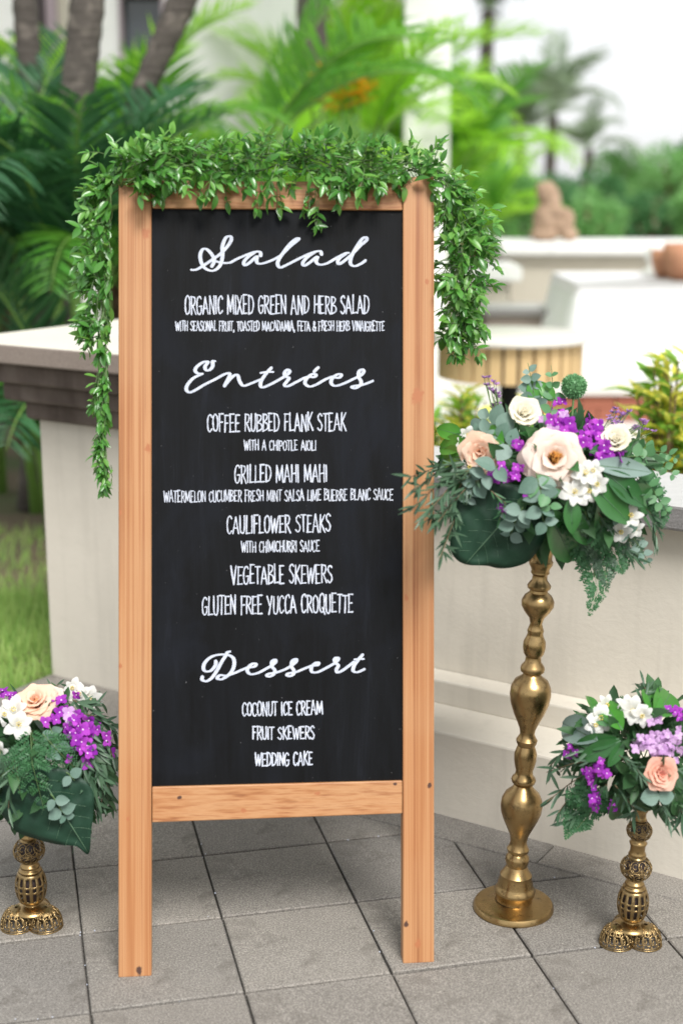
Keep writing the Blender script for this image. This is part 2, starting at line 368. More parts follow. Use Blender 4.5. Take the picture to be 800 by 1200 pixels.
# pavement bed and pavers
p11 = G(287, 1163); gx = (G(622, 1119)-G(100, 1186)).normalized(); gy = Vector((-gx.y, gx.x, 0)); ts = .298
B0 = G(420, 956); B1 = G(800, 1057); BT = (B1-B0).normalized(); BN = Vector((BT.y, -BT.x, 0)); BN = BN if BN.y < 0 else -BN
mb = MB(); q = [wp(-1.7, .0, -.009), wp(pier_s0, 0, -.009), wp(pier_s0, .3, -.009), wp(2.2, .3, -.009)]
mb.add([*q, q[3]+Vector((.6, -3.6, 0)), Vector((-3.2, -.2, -.009)), Vector((-3.2, 4.5, -.009))], [(0, 6, 5, 4, 3, 2, 1)])
pav = obj('pavement', mb, M['joint'], kind='structure')
def clip(poly, P, Nn):
    out = []
    for i in range(len(poly)):
        a, b_ = poly[i], poly[(i+1) % len(poly)]; da, db = (a-P).dot(Nn), (b_-P).dot(Nn)
        if da >= 0: out.append(a)
        if (da >= 0) != (db >= 0): out.append(a+(b_-a)*(da/(da-db)))
    return out
def slab(poly, top=0.0, ch=.0025, th=.03):
    c_ = sum(poly, Vector())/len(poly); n = len(poly)
    def ins(p, d): v = (c_-p); v.z = 0; return p+v.normalized()*d
    jz = U(-.0012, .0012); tilt = Vector((U(-.003, .003), U(-.003, .003), 0))
    rings = [[p+Vector((0, 0, -th)) for p in poly], [p+Vector((0, 0, top-ch+jz)) for p in poly], [ins(p, ch*1.4)+Vector((0, 0, top+jz+(p-c_).dot(tilt))) for p in poly]]
    mb = MB(); vs = [v for r in rings for v in r]
    fs = [tuple(range(2*n, 3*n))]
    for k in (0, 1):
        for i in range(n): fs.append((k*n+i, k*n+(i+1) % n, (k+1)*n+(i+1) % n, (k+1)*n+i))
    mb.add([v-c_ for v in vs], fs); return mb, c_
NN = 0
for i in range(-9, 8):
    for j in range(-7, 7):
        g = .0024; g2 = .0042
        a = p11+gx*(i*ts+g)+gy*(j*ts+g2); s = ts-2*g; s2 = ts-2*g2
        poly = [q+Vector((U(-.0009, .0009), U(-.0009, .0009), 0)) for q in (a, a+gx*s, a+gx*s+gy*s2, a+gy*s2)]
        poly = clip(poly, B0+BN*.003, BN); 
        if len(poly) < 3: continue
        area = abs(sum(poly[k].x*poly[(k+1) % len(poly)].y-poly[(k+1) % len(poly)].x*poly[k].y for k in range(len(poly))))/2
        cc = sum(poly, Vector())/len(poly)
        if area < .0006 or cc.y < 1.7 or abs(cc.x) > 1.0+cc.y*.25: continue
        mb, c_ = slab(poly); o = link('paver', mb.mesh('paver', M['paver'], None), pav); o.location = c_; NN += 1
# border slabs between the border joint and the wall
bl = .62
boff = (wp(pier_s0, 0, 0)-B0).dot(BT)
for k in range(-3, 6):
    a = B0+BT*(boff+k*bl+.001)+BN*-.002; b_ = B0+BT*(boff+(k+1)*bl-.001)+BN*-.002
    a2 = a-BN*.7; b2 = b_-BN*.7
    poly = clip([a, b_, b2, a2], W0-NW*(.24 if ((a+b_)/2-W0).dot(T) > pier_s0 else 0), NW)
    if len(poly) < 3: continue
    mb, c_ = slab(poly); o = link('paver', mb.mesh('paver', M['paver'], None), pav); o.location = c_

# pale chips and dry bits lying along the joints
mb = MB()
for _ in range(110):
    i = random.randint(-3, 5); j = random.randint(-3, 4); t = U(0, 1)
    p = p11+gx*((i+(t if _ % 2 else 0))*ts+random.gauss(0, .004))+gy*((j+(0 if _ % 2 else t))*ts+random.gauss(0, .004)); r_ = U(.0009, .0024)
    if p.y < 2 or (p-B0).dot(BN) < 0: continue
    vs = [p+Vector((math.cos(k*1.57+1)*r_*U(.6, 1.3), math.sin(k*1.57+1)*r_*U(.6, 1.3), .002)) for k in range(4)]; mb.add(vs+[v+Vector((0, 0, r_*.8)) for v in vs], [(4, 5, 6, 7), (0, 1, 5, 4), (1, 2, 6, 5), (2, 3, 7, 6), (3, 0, 4, 7)])
obj('grit', mb, M['chalk'], pav, kind='stuff')

# ---- low wall: plinth steps, plastered face, granular coping
def wallbox(mb, s0, s1, o0, o1, z0, z1, slope=0):
    a = [wp(s0, o0, z0), wp(s1, o0, z0), wp(s1, o1, z0), wp(s0, o1, z0), wp(s0, o0, z1-slope), wp(s1, o0, z1-slope), wp(s1, o1, z1), wp(s0, o1, z1)]
    mb.add(a, [(3,2,1,0),(4,5,6,7),(0,1,5,4),(1,2,6,5),(2,3,7,6),(3,0,4,7)])
wall = thing('garden_wall', 'low cream plastered wall with stepped foot and grey granular coping behind the brass stands', 'wall', wp(.5, .2, 0))
S1 = 3.0
mb = MB(); wallbox(mb, pier_s1+.02, S1, INS, INS+.26, -.03, .765); obj('wall_face', mb, M['plaster'], wall)
mb = MB(); wallbox(mb, pier_s1+.02, S1, 0, INS-.002, -.03, .226, .006); obj('plinth', mb, M['plaster'], wall, bevel=.006)
mb = MB(); wallbox(mb, pier_s1+.02, S1, .16, INS-.001, .222, .292, .004); obj('plinth_step', mb, M['plaster'], wall, bevel=.005)
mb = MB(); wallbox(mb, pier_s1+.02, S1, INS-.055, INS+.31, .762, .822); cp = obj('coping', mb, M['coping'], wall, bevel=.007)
# ---- pier with moulded cap
pier = thing('stone_pier', 'taller plastered pier with stepped brown stone cap, behind the left side of the menu board', 'pillar', wp(pier_s0+.4, .4, 0))
D = .72
mb = MB(); wallbox(mb, pier_s0, pier_s1, INS, INS+D, -.03, .84); obj('shaft', mb, M['plaster'], pier, bevel=.006)
for nm, z0, z1, oh in (('moulding', .832, .892, .03), ('moulding', .893, .953, .075), ('moulding', .954, 1.018, .12)):
    mb = MB(); wallbox(mb, pier_s0-oh, pier_s1+oh*.5, INS-oh, INS+D+oh, z0, z1, 0); obj(nm, mb, M['brown_stone'], pier, bevel=.012)
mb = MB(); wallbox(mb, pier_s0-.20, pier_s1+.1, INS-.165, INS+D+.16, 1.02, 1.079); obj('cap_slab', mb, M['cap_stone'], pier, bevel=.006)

# ---- patio beyond the wall, lawn and mulch at the left
mb = MB(); mb.add([wp(pier_s1, INS+.2, -.012), wp(5, INS+.2, -.012), Vector((9, 16, -.012)), Vector((-.6, 16, -.012))], [(0, 1, 2, 3)])
obj('patio', mb, M['patio'], kind='structure')
mb = MB()
for _ in range(28000):
    y = U(3.7, 5.3) if _ < 26000 else U(5.3, 6.4); x = U(-3.0, -.55-.05*(y-4))
    p = Vector((x, y, -.03)); h = U(.03, .085)*(1.1+.5*noise.noise(Vector((x*3, y*3, 0)))); a = U(0, 6.3); d = Vector((math.cos(a), math.sin(a), 0))*U(.003, .006)
    if (p-W0).dot(NW) > -.01 or (p-W0).dot(T) > pier_s0-.01: continue
    t = p+Vector((U(-.03, .03), U(-.03, .03), h)); mb.add([p-d, p+d, t], [(0, 1, 2)])
obj('lawn_grass', mb, M['grass'], kind='stuff')
# ================================================================ MENU BOARD
F_ = Vector((0, math.cos(PITCH), -math.sin(PITCH))); U_ = Vector((0, math.sin(PITCH), math.cos(PITCH)))
al = math.atan(4.6e-5*1667)*1.15
W_ = (Vector((1, 0, 0))*math.cos(al)+F_*math.sin(al)+U_*.0092).normalized()
BNm = U_.cross(W_).normalized()
if BNm.dot(F_) > 0: BNm = -BNm
BO = G(158, 1145)
def BP(px, py, off=0.0): return onplane(px, py, BO+BNm*off, BNm)
def footy(px):
    lo, hi = 1000, 1300
    for _ in range(50):
        mid = (lo+hi)/2
        if BP(px, mid).z > 0: lo = mid
        else: hi = mid
    return lo
print('feet', footy(139), footy(177), footy(472), footy(508))
BL = BP(323, 1135); BL.z = 0
board = thing('menu_board', 'tall pine framed chalkboard with the handwritten wedding menu, leaning back on the paving', 'menu sign', BL)
def kn(lst): return [(*(lambda p: (p.x, p.z))(BP(x, y)-BL), r, d) for x, y, r, d in lst]
def plank(name, quad, th, mat_, off=0.0, bev=.0022):
    mb = MB(); pts = [BP(x, y, off) for x, y in quad]; mb.prism(pts, -BNm*th)
    o = obj(name, mb, mat_, board, bevel=bev); return o
pl = plank('post', [(139, 209), (139, footy(139)), (177.6, footy(177)), (177.6, 208)], .034, woodmat('pine_left_post', 'z', kn([(171, 273, .017, 0), (173, 525, .015, 0), (141, 600, .008, 0), (141, 780, .008, 0), (150, 960, .007, 0), (163, 1138, .012, 1)])))
pr = plank('post', [(472, 207), (472, footy(472)), (508.5, footy(508)), (508.5, 206.5)], .034, woodmat('pine_right_post', 'z', kn([(488.5, 460, .010, 1), (489, 464, .024, 0), (476, 1083, .009, 1), (489, 1106, .014, 0), (503, 920, .008, 1), (476, 700, .010, 0), (500, 330, .008, 0)])))
plank('rail', [(178.4, 211), (178.4, 243.8), (471.3, 246.3), (471.3, 213.5)], .030, woodmat('pine_top_rail', 'x', kn([(287, 228, .010, 1), (287, 228, .018, 0), (432, 234, .014, 0), (330, 236, .008, 0)])), -.0015)
plank('rail', [(178.4, 922.5), (178.4, 964), (471.3, 953.5), (471.3, 915)], .030, woodmat('pine_bottom_rail', 'x', kn([(210, 935, .007, 1), (372, 930, .009, 0), (463, 919, .006, 1), (285, 950, .009, 0)])), -.0015)
mb = MB(); mb.prism([BP(174, 240, -.009), BP(174, 926, -.009), BP(476, 922, -.009), BP(476, 240, -.009)], -BNm*.009)
obj('panel', mb, M['board'], board)
for px, fy in ((158, 1012), (490, 996)):
    a = BP(px, 232, -.038); b_ = G(px, fy, .0); d = (b_-a).normalized(); x = Vector((1, 0, 0)); x = (x-d*x.dot(d)).normalized(); y = d.cross(x)
    mb = MB(); h = .011
    mb.prism([a-x*h-y*.014, a+x*h-y*.014, a+x*h+y*.014, a-x*h+y*.014], b_-a); obj('rear_leg', mb, M.setdefault('pine_leg', woodmat('pine_leg', 'z', [])), board, bevel=.002)
    if px == 158: la = a+(b_-a)*.45
    else: lb = a+(b_-a)*.45
mb = MB(); mb.prism([la+Vector((0, .013, -.012)), la+Vector((0, .013, .012)), la+Vector((0, .026, .012)), la+Vector((0, .026, -.012))], lb-la); obj('rear_stretcher', mb, M['pine_leg'], board)
for px in (158, 490): mb = MB(); mb.tube([BP(px-9, 226, -.037), BP(px+9, 226, -.037)], .006, 8); obj('hinge', mb, M['darkmetal'], board)


# ---- lettering
def cat(pts, n=6):
    P = [Vector((*p, 0)) for p in pts]; out = []
    if len(P) < 3: return P
    for i in range(len(P)-1):
        p0 = P[max(i-1, 0)]; p1 = P[i]; p2 = P[i+1]; p3 = P[min(i+2, len(P)-1)]
        for k in range(n):
            t = k/n; out.append(.5*((2*p1)+(p2-p0)*t+(2*p0-5*p1+4*p2-p3)*t*t+(3*p1-p0-3*p2+p3)*t**3))
    out.append(P[-1]); return out
TOFF = -.0088
def ribbon(mb, pts, wf, z0):     # pts in photo pixels on the board; wf width in px; flat strips laid one over another
    n = len(pts); o = len(mb.v); vs = []
    for i, p in enumerate(pts):
        t = pts[min(i+1, n-1)]-pts[max(i-1, 0)]; t = t.normalized() if t.length > 1e-6 else Vector((1, 0, 0)); nn = Vector((-t.y, t.x, 0)); w_ = wf(i, t)/2
        off = TOFF+z0+.00012*i/max(n, 1)*3
        vs.append(BP(p.x+nn.x*w_, p.y+nn.y*w_, off)); vs.append(BP(p.x-nn.x*w_, p.y-nn.y*w_, off))
    fs = [(2*i, 2*i+1, 2*i+3, 2*i+2) for i in range(n-1)]
    # round ends
    for e, dd in ((0, -1), (n-1, 1)):
        t = (pts[min(e+1, n-1)]-pts[max(e-1, 0)]); t = t.normalized() if t.length > 1e-6 else Vector((1, 0, 0)); w_ = wf(e, t)/2; nn = Vector((-t.y, t.x, 0))
        off = TOFF+z0+.00036*e/max(n, 1); k0 = len(vs)
        arc = [pts[e]+nn*math.cos(a)*w_+t*dd*math.sin(a)*w_ for a in [math.pi*q/5 for q in range(6)]]
        vs += [BP(a.x, a.y, off) for a in arc]; fs.append(tuple(range(k0, k0+6)))
    mb.add(vs, fs)
Gs = {
'A': (.46, [[(0,0),(.2,1)],[(.2,1),(.46,0)],[(.08,.33),(.38,.33)]]), 'B': (.4, [[(.04,0),(.04,1)],[(.0,1),(.3,.95),(.34,.75),(.08,.53)],[(.08,.53),(.38,.42),(.4,.15),(.02,0)]]),
'C': (.38, [[(.37,.85),(.27,1),(.08,.88),(.02,.5),(.08,.1),(.22,.0),(.38,.15)]]), 'D': (.42, [[(.04,0),(.04,1)],[(.0,1),(.28,.92),(.42,.55),(.3,.12),(.0,0)]]),
'E': (.36, [[(.04,0),(.04,1)],[(.0,1),(.35,1)],[(.04,.5),(.28,.52)],[(.0,0),(.36,.02)]]), 'F': (.34, [[(.04,0),(.04,1)],[(.0,1),(.36,1.0)],[(.04,.52),(.28,.54)]]),
'G': (.42, [[(.38,.86),(.26,1),(.08,.88),(.01,.5),(.08,.08),(.24,.0),(.38,.16),(.4,.45)],[(.22,.44),(.42,.46)]]), 'H': (.42, [[(.04,0),(.04,1)],[(.4,0),(.4,1)],[(.04,.48),(.4,.52)]]),
'I': (.1, [[(.05,0),(.05,1)]]), 'K': (.4, [[(.04,0),(.04,1)],[(.38,1),(.06,.48)],[(.1,.52),(.42,0)]]), 'L': (.32, [[(.04,1),(.04,0)],[(.0,0),(.34,.03)]]),
'M': (.56, [[(.02,0),(.06,1)],[(.06,1),(.27,.12)],[(.27,.12),(.5,1)],[(.5,1),(.54,0)]]), 'N': (.44, [[(.04,0),(.04,1)],[(.04,1),(.4,0)],[(.4,0),(.4,1)]]),
'O': (.42, [[(.2,1),(.05,.85),(.01,.5),(.06,.12),(.2,0),(.36,.12),(.41,.5),(.36,.86),(.2,1)]]), 'P': (.36, [[(.04,0),(.04,1)],[(.0,1),(.3,.95),(.36,.72),(.25,.5),(.04,.46)]]),
'Q': (.44, [[(.2,1),(.05,.85),(.01,.5),(.06,.12),(.2,0),(.36,.12),(.41,.5),(.36,.86),(.2,1)],[(.24,.25),(.46,-.1)]]),
'R': (.4, [[(.04,0),(.04,1)],[(.0,1),(.3,.95),(.35,.75),(.25,.53),(.06,.48)],[(.14,.48),(.42,0)]]), 'S': (.36, [[(.35,.88),(.22,1),(.06,.88),(.06,.68),(.3,.42),(.34,.18),(.18,0),(.0,.14)]]),
'T': (.36, [[(.18,0),(.18,1)],[(-.02,1),(.38,1)]]), 'U': (.4, [[(.03,1),(.04,.25),(.12,.02),(.28,.02),(.37,.25),(.38,1)]]), 'V': (.42, [[(.0,1),(.2,0)],[(.2,0),(.42,1)]]),
'W': (.6, [[(.0,1),(.14,0)],[(.14,0),(.3,.85)],[(.3,.85),(.42,0)],[(.42,0),(.6,1)]]), 'X': (.4, [[(.0,1),(.4,0)],[(.4,1),(.0,0)]]), 'Y': (.4, [[(.0,1),(.2,.5)],[(.4,1),(.14,0)]]),
',': (.12, [[(.08,.08),(.02,-.18)]]), '&': (.42, [[(.42,.0),(.1,.75),(.15,.98),(.28,.9),(.25,.7),(.02,.3),(.1,.02),(.3,.05),(.42,.4)]]), ' ': (.24, [])}
LINES = [("ORGANIC MIXED GREEN AND HERB SALAD", 217, 432, 346.5, 367.5, -.002), ("WITH SEASONAL FRUIT, TOASTED MACADAMIA, FETA & FRESH HERB VINAIGRETTE", 206, 450, 376.5, 387.5, 0),
("COFFEE RUBBED FLANK STEAK", 243, 405, 485, 505, -.01), ("WITH A CHIPOTLE AIOLI", 286, 370, 516, 527.5, 0), ("GRILLED MAHI MAHI", 275, 383, 545, 565, -.01),
("WATERMELON CUCUMBER FRESH MINT SALSA LIME BUERRE BLANC SAUCE", 192, 460, 574.5, 587, -.01), ("CAULIFLOWER STEAKS", 266, 387, 604, 624, -.02), ("WITH CHIMICHURRI SAUCE", 283, 374, 634, 646.5, -.01),
("VEGETABLE SKEWERS", 271, 389, 662.5, 683.5, -.012), ("GLUTEN FREE YUCCA CROQUETTE", 237, 413, 698, 719, -.02), ("COCONUT ICE CREAM", 284, 378, 822.5, 838, -.02), ("FRUIT SKEWERS", 296, 368, 851.5, 866, -.01), ("WEDDING CAKE", 299, 366, 882, 897, -.015)]
for li, (txt, x0, x1, y0, y1, sl) in enumerate(LINES):
    H = y1-y0; small = H < 13
    gap = .1
    tot = sum(Gs[c][0]+gap for c in txt)-gap; k = (x1-x0)/tot
    mb = MB(); x = x0; ln = 0
    for ci, c in enumerate(txt):
        gw, strokes = Gs[c]; jy = U(-.04, .04)*H; jh = U(.94, 1.06); sk = U(-.03, .03)
        for st in strokes:
            p = cat(st, 5) if len(st) > 2 else [Vector((*st[0], 0)).lerp(Vector((*st[1], 0)), t) for t in (0, .25, .5, .75, 1)]
            if len(st) == 2:
                bw = U(-.015, .015)
                for q, t in zip(p, (0, .25, .5, .75, 1)): q.x += bw*math.sin(t*math.pi)
            pp = [Vector((x+(a.x+sk*a.y)*k, y1+jy+sl*(x-(x0+x1)/2)-a.y*H*jh, 0)) for a in p]
            w0 = (1.15 if small else 1.55)*U(.88, 1.1)
            ribbon(mb, pp, lambda i, t, w0=w0: w0*(1+.2*math.sin(i*1.1+ci*2.3)), .0001+.00002*(ln % 9)); ln += 1
        x += (gw+gap)*k
    o = obj('lettering', mb, M['chalk'], board, label='chalk line reading '+txt.replace(',', '').replace('&', 'and').capitalize())
def head(word, strokes, s, segs):
    mb = MB(); q = 0
    for (ox, oy, pts) in strokes:
        P = [Vector((px/s+ox, py/s+oy, 0)) for px, py in pts]
        P = cat([(p.x, p.y) for p in P], 7)
        ribbon(mb, P, lambda i, t: 2.2+2.3*max(0, abs(t.y)-.15)**1.1*(1.15 if (i//1) else 1), .0001+q*.00006); q += 1
    obj('lettering', mb, M['chalk'], board, label='chalk script heading reading '+word)
head('Salad', [
 (215, 265, [(60,340),(78,342),(110,335),(160,305),(220,265),(290,215),(345,155),(374,105),(362,78),(328,95),(304,160),(306,225),(292,295),(258,336),(215,348),(165,325),(137,275),(132,220),(150,182),(176,178),(205,200),(236,245),(238,280),(222,312)]),
 (215, 265, [(238,270),(300,285),(360,285),(420,255),(490,225),(560,200),(598,203),(603,228)]), (215, 265, [(560,203),(505,240),(472,280),(482,305),(520,282),(572,236),(570,270),(585,292),(630,288),(700,262),(750,235),(765,225),(830,160),(885,115),(900,98),(880,98),(830,140),(770,220),(735,285),(752,322),(790,310),(860,275),(940,235),(1010,205),(1065,195),(1078,218)]),
 (320, 265, [(330,200),(270,240),(232,285),(245,308),(290,280),(345,238),(335,275),(362,300),(420,290),(500,245),(565,212),(592,208)]), (320, 265, [(570,215),(525,245),(505,272),(514,296),(550,275),(612,222),(680,152),(728,110),(722,86),(690,105),(640,180),(607,250),(605,295),(638,312),(690,290),(720,268)])], 6.667, None)
head('Entrées', [
 (210, 410, [(282,88),(262,90),(262,125),(240,155),(212,158),(202,130),(225,95),(190,95),(140,130),(125,162),(148,184),(185,186)]), (210, 410, [(180,187),(112,220),(67,270),(56,310),(82,332),(130,312),(200,270),(280,230),(350,192),(388,182),(394,202),(370,250),(354,280)]),
 (210, 410, [(356,278),(400,225),(440,195),(460,205),(472,245),(502,280),(560,262),(635,232)]), (210, 410, [(720,140),(682,180),(642,240),(635,280),(658,292),(720,265),(793,225),(840,195),(862,170),(847,155),(824,175),(827,205),(857,220),(837,250),(822,275),(850,283),(922,247),(992,213),(1050,212),(1068,195),(1038,190),(998,220),(982,260),(1017,286),(1072,270),(1132,235),(1190,210)]),
 (210, 410, [(635,180),(690,172),(735,172)]), (320, 410, [(320,170),(336,152),(352,138)]),
 (320, 410, [(455,212),(510,218),(532,196),(508,190),(467,215),(452,255),(482,281),(545,265),(620,230),(682,200),(706,170),(695,153),(670,170),(667,210),(686,245),(680,275),(640,300),(614,290),(640,280),(690,275),(740,258),(778,242)])], 6.667, None)
head('Dessert', [
 (225, 755, [(325,62),(302,70),(285,100),(250,155),(215,220),(170,285),(122,315),(87,302),(88,280)]), (225, 755, [(203,145),(200,180),(160,225),(115,230),(97,200),(115,150),(170,105),(240,88),(310,92),(352,120),(360,170),(342,225),(302,270),(252,298),(215,290),(240,264),(290,268),(350,250),(420,220),(480,195)]),
 (225, 755, [(478,200),(530,190),(545,170),(520,165),(485,190),(470,225),(500,255),(560,245),(620,215),(680,180),(712,150),(705,132),(680,150),(682,190),(705,222),(695,255),(660,275),(637,265),(660,250),(720,240),(800,210),(850,180),(887,145),(882,126),(853,145),(848,190),(868,225),(862,255),(832,272),(808,262),(828,247),(890,235),(950,210),(1030,178)]),
 (325, 755, [(300,182),(340,178),(350,158),(325,160),(290,195),(295,235),(340,238),(400,210),(480,165),(510,140),(518,120),(500,115),(485,132),(497,160),(518,182),(502,215),(512,240),(550,225),(600,190),(650,152)]),
 (325, 755, [(725,90),(690,130),(652,185),(645,225),(680,238),(740,212)]), (325, 755, [(655,130),(695,126),(735,125)])], 7.27, None)

# ================================================================ FOLIAGE TOOLS
def leafmesh(wd=.4, fold=.15, curl=.2, n=5, shape=1.0, wave=0, mb=None, Mx=None, mi=0, tip=1.0):
    """leaf of length 1 along +Y, blade facing +Z"""
    own = mb is None; mb = mb or MB(); vs = []
    for i in range(n+1):
        t = i/n; w_ = wd*.5*(math.sin(math.pi*min(1, t**shape*.98+.01))**.8)*(1 if t < 1 else 0)
        z = -curl*t*t; wv = wave*math.sin(t*9)
        for sx in (-1, 0, 1): vs.append(Vector((sx*w_, t*tip, z+(abs(sx)*w_*fold*2)+sx*wv)))
    fs = []
    for i in range(n):
        for k in (0, 1):
            a = i*3+k; fs.append((a, a+1, a+4, a+3))
    if Mx is not None: vs = [Mx @ v for v in vs]
    mb.add(vs, fs, mi)
    return mb
GLV = [leafmesh(U(.34, .5), U(.1, .35), U(-.1, .45), 4, U(.75, .95)).mesh('garland_leaf', M['garland'], None, True) for _ in range(6)]
GLN = [leafmesh(U(.34, .5), U(.1, .35), U(-.1, .45), 4, U(.75, .95)).mesh('garland_leaf', M['garland_light'], None, True) for _ in range(3)]

# ================================================================ GARLAND
gar = thing('leaf_garland', 'lush green leafy vine garland draped over the top corners of the menu board', 'garland', BP(323, 207, -.02))
GL = wloc(gar)
# path through photo px and offset from the board plane, with spread radii (px) of the foliage
path = [(124, 566, .0, 5), (121, 530, .0, 10), (119, 480, .0, 12), (120, 430, .0, 15), (120, 380, .0, 19), (122, 330, -.01, 23), (121, 280, -.01, 25), (124, 240, -.005, 24), (140, 207, .01, 22), (180, 196, .01, 26), (230, 190, .01, 29), (290, 190, .01, 30), (350, 189, .01, 29), (410, 195, .01, 29), (460, 199, .0, 24), (500, 197, -.03, 15), (524, 215, -.03, 20), (536, 255, -.03, 30), (542, 300, -.03, 32), (541, 345, -.03, 27), (538, 380, -.03, 20), (534, 405, -.03, 10)]
def pathat(t):
    i = min(int(t), len(path)-2); f = t-i; a, b_ = path[i], path[i+1]; return [a[k]+(b_[k]-a[k])*f for k in range(4)]
PXM = 3.1/1667
sprigs = MB(); leaves = []; WR = (BP(508, 500)-BO).dot(W_); TOPU = (BP(323, 207)-BO).dot(U_)
def sprig(p0, d, ln, nl, ls, light=.1):
    """a thin shoot with paired leaves; collects leaf matrices"""
    p = Vector(p0); d = Vector(d).normalized(); pts = [p.copy()]; steps = nl; side = rv().normalized()
    for i in range(steps):
        d = (d+Vector((0, 0, -.13))+rv(.16)).normalized(); p = p+d*(ln/steps); pts.append(p.copy())
        side = (side+rv(.5)).normalized()
        for sgn in (-1, 1):
            lat = d.cross(side).normalized()*sgn
            ld = (lat*.9+d*U(.3, .9)+rv(.35)+Vector((0, 0, U(-.45, .15)))).normalized()
            up = Vector((0, -.45, 1))+rv(.7)
            leaves.append((frame(p, ld, up, ls*random.choice((U(.4, .8), U(.7, 1.25)))), random.random() < light, p.copy()))
    leaves.append((frame(p, d, Vector((0, -.5, 1))+rv(.5), ls*U(.7, 1.1)), True and random.random() < .4, p.copy()))
    ok = []
    for q in pts:
        ww = (q-BO).dot(W_)
        if abs((q-BO).dot(BNm)) < .06 and (-.036 < ww < .02 or WR-.035 < ww < WR) and (q-BO).dot(U_) < TOPU+.005: break
        ok.append(q)
    if len(ok) > 1: sprigs.tube(ok, .0009, 4)
vine = MB()
for k in range(3):
    pts = []
    for i in range(0, (len(path)-1)*4+1):
        a = pathat(i/4); ph = i*.55+k*2.1; rr_ = a[3]*.35
        pts.append(BP(a[0]+math.cos(ph)*rr_, a[1]+math.sin(ph)*rr_, a[2]+.012*math.sin(ph*1.3)))
    vine.tube(pts, .0018, 5)
obj('vine_stem', vine, M['stem'], gar, True)
for i in range(860):
    t = U(0, len(path)-1.001); a = pathat(t)
    if a[3] < 17 and random.random() < .62: continue
    ang = U(0, 2*math.pi); rr_ = a[3]*U(0, .62)
    off = a[2]+U(-.045, .05)*(a[3]/30)
    x, y = a[0]+math.cos(ang)*rr_, a[1]+math.sin(ang)*rr_*.9
    if 139 < a[0] < 505: off = max(off, .004) if y > 200 else off
    else: off = min(off, .012)
    p = BP(x, y, off)
    d = (Vector((1, 0, 0))*math.cos(ang)-U_*math.sin(ang))*1.0+BNm*U(-.3, .7)
    if 139 < a[0] < 505: d.z += U(-.25, .3)
    else: d.z -= .3
    L_ = a[3]*PXM*U(.45, 1.05)
    if a[3] < 16: L_ = a[3]*PXM*1.2; d = Vector((U(-.4, .4), -.2, -1))
    # keep shoots clear of the timber
    sprig(p, d, L_, random.choice((2, 3, 3, 4)), .029 if a[3] > 17 else .024, .2 if a[0] < 500 else .3)
for (x, y, dx, dy, ln, nl) in ((372, 235, .02, -1, .05, 4), (300, 215, .05, -1, .05, 3), (325, 222, 0, -1, .035, 3), (262, 218, .2, -1, .03, 3), (360, 222, 0, -1, .04, 3), (395, 222, .1, -1, .03, 3), (120, 180, -.9, .3, .03, 3), (200, 175, -.3, 1, .03, 3), (372, 170, -.5, .9, .03, 3), (500, 185, .5, .8, .04, 3), (560, 300, .8, -.4, .04, 3), (556, 360, .6, -.9, .05, 4), (548, 385, .5, -.8, .06, 4), (108, 350, -.8, -.6, .03, 3), (110, 400, -.7, -.7, .03, 3), (128, 545, .3, -1, .035, 4)):
    for q in range(2 if ln > .03 else 1): sprig(BP(x+U(-3, 3), y, .012 if 139 < x < 505 else -.02), Vector((dx, -.25, dy)), ln, nl, .025, .25)
# drop leaves that would pierce the timber; nearest 300 become separate leaves
keep = []
for Mx, li, p in leaves:
    tip = Mx @ Vector((0, 1, 0)); mid = Mx @ Vector((0, .5, 0)); bad = False; wR = (BP(508, 500)-BO).dot(W_)-.001; p0 = (p-BO).dot(W_); p0bad = p0 < .03 or p0 > wR-.035
    for q in (p, mid, tip):
        h = (q-BO).dot(BNm)
        v = q-BO; u = v.dot(U_); ww = v.dot(W_)
        top = (BP(323, 207)-BO).dot(U_)
        if -.04 < h < .002 and u < top and -.036 < ww < .64: bad = True
        if u < top-.03 and (-.033 < ww < .018 or ww > wR-.03 and ww < wR) and p0bad: bad = True
    # keep the top right post end bare
    if (tip-BP(491, 222)).length < .035 and (tip-BO).dot(BNm) > 0: bad = True
    if not bad: keep.append((Mx, li, p))
keep.sort(key=lambda k: (k[0].translation-CP).length-.02*random.random())
print('garland leaves', len(keep))
for Mx, li, p in keep[:300]:
    o = link('leaf', random.choice(GLN if li else GLV), gar); o.matrix_local = Matrix.Translation(-GL) @ Mx
rest = MB()
for Mx, li, p in keep[300:]: leafmesh(.42, .22, random.choice((0, .15, .3)), 4, .85, mb=rest, Mx=Mx, mi=1 if li else 0)
obj('leaf_mass', rest, [M['garland'], M['garland_light']], gar, True, kind='stuff')
obj('shoot_stems', sprigs, M['stem'], gar, kind='stuff')

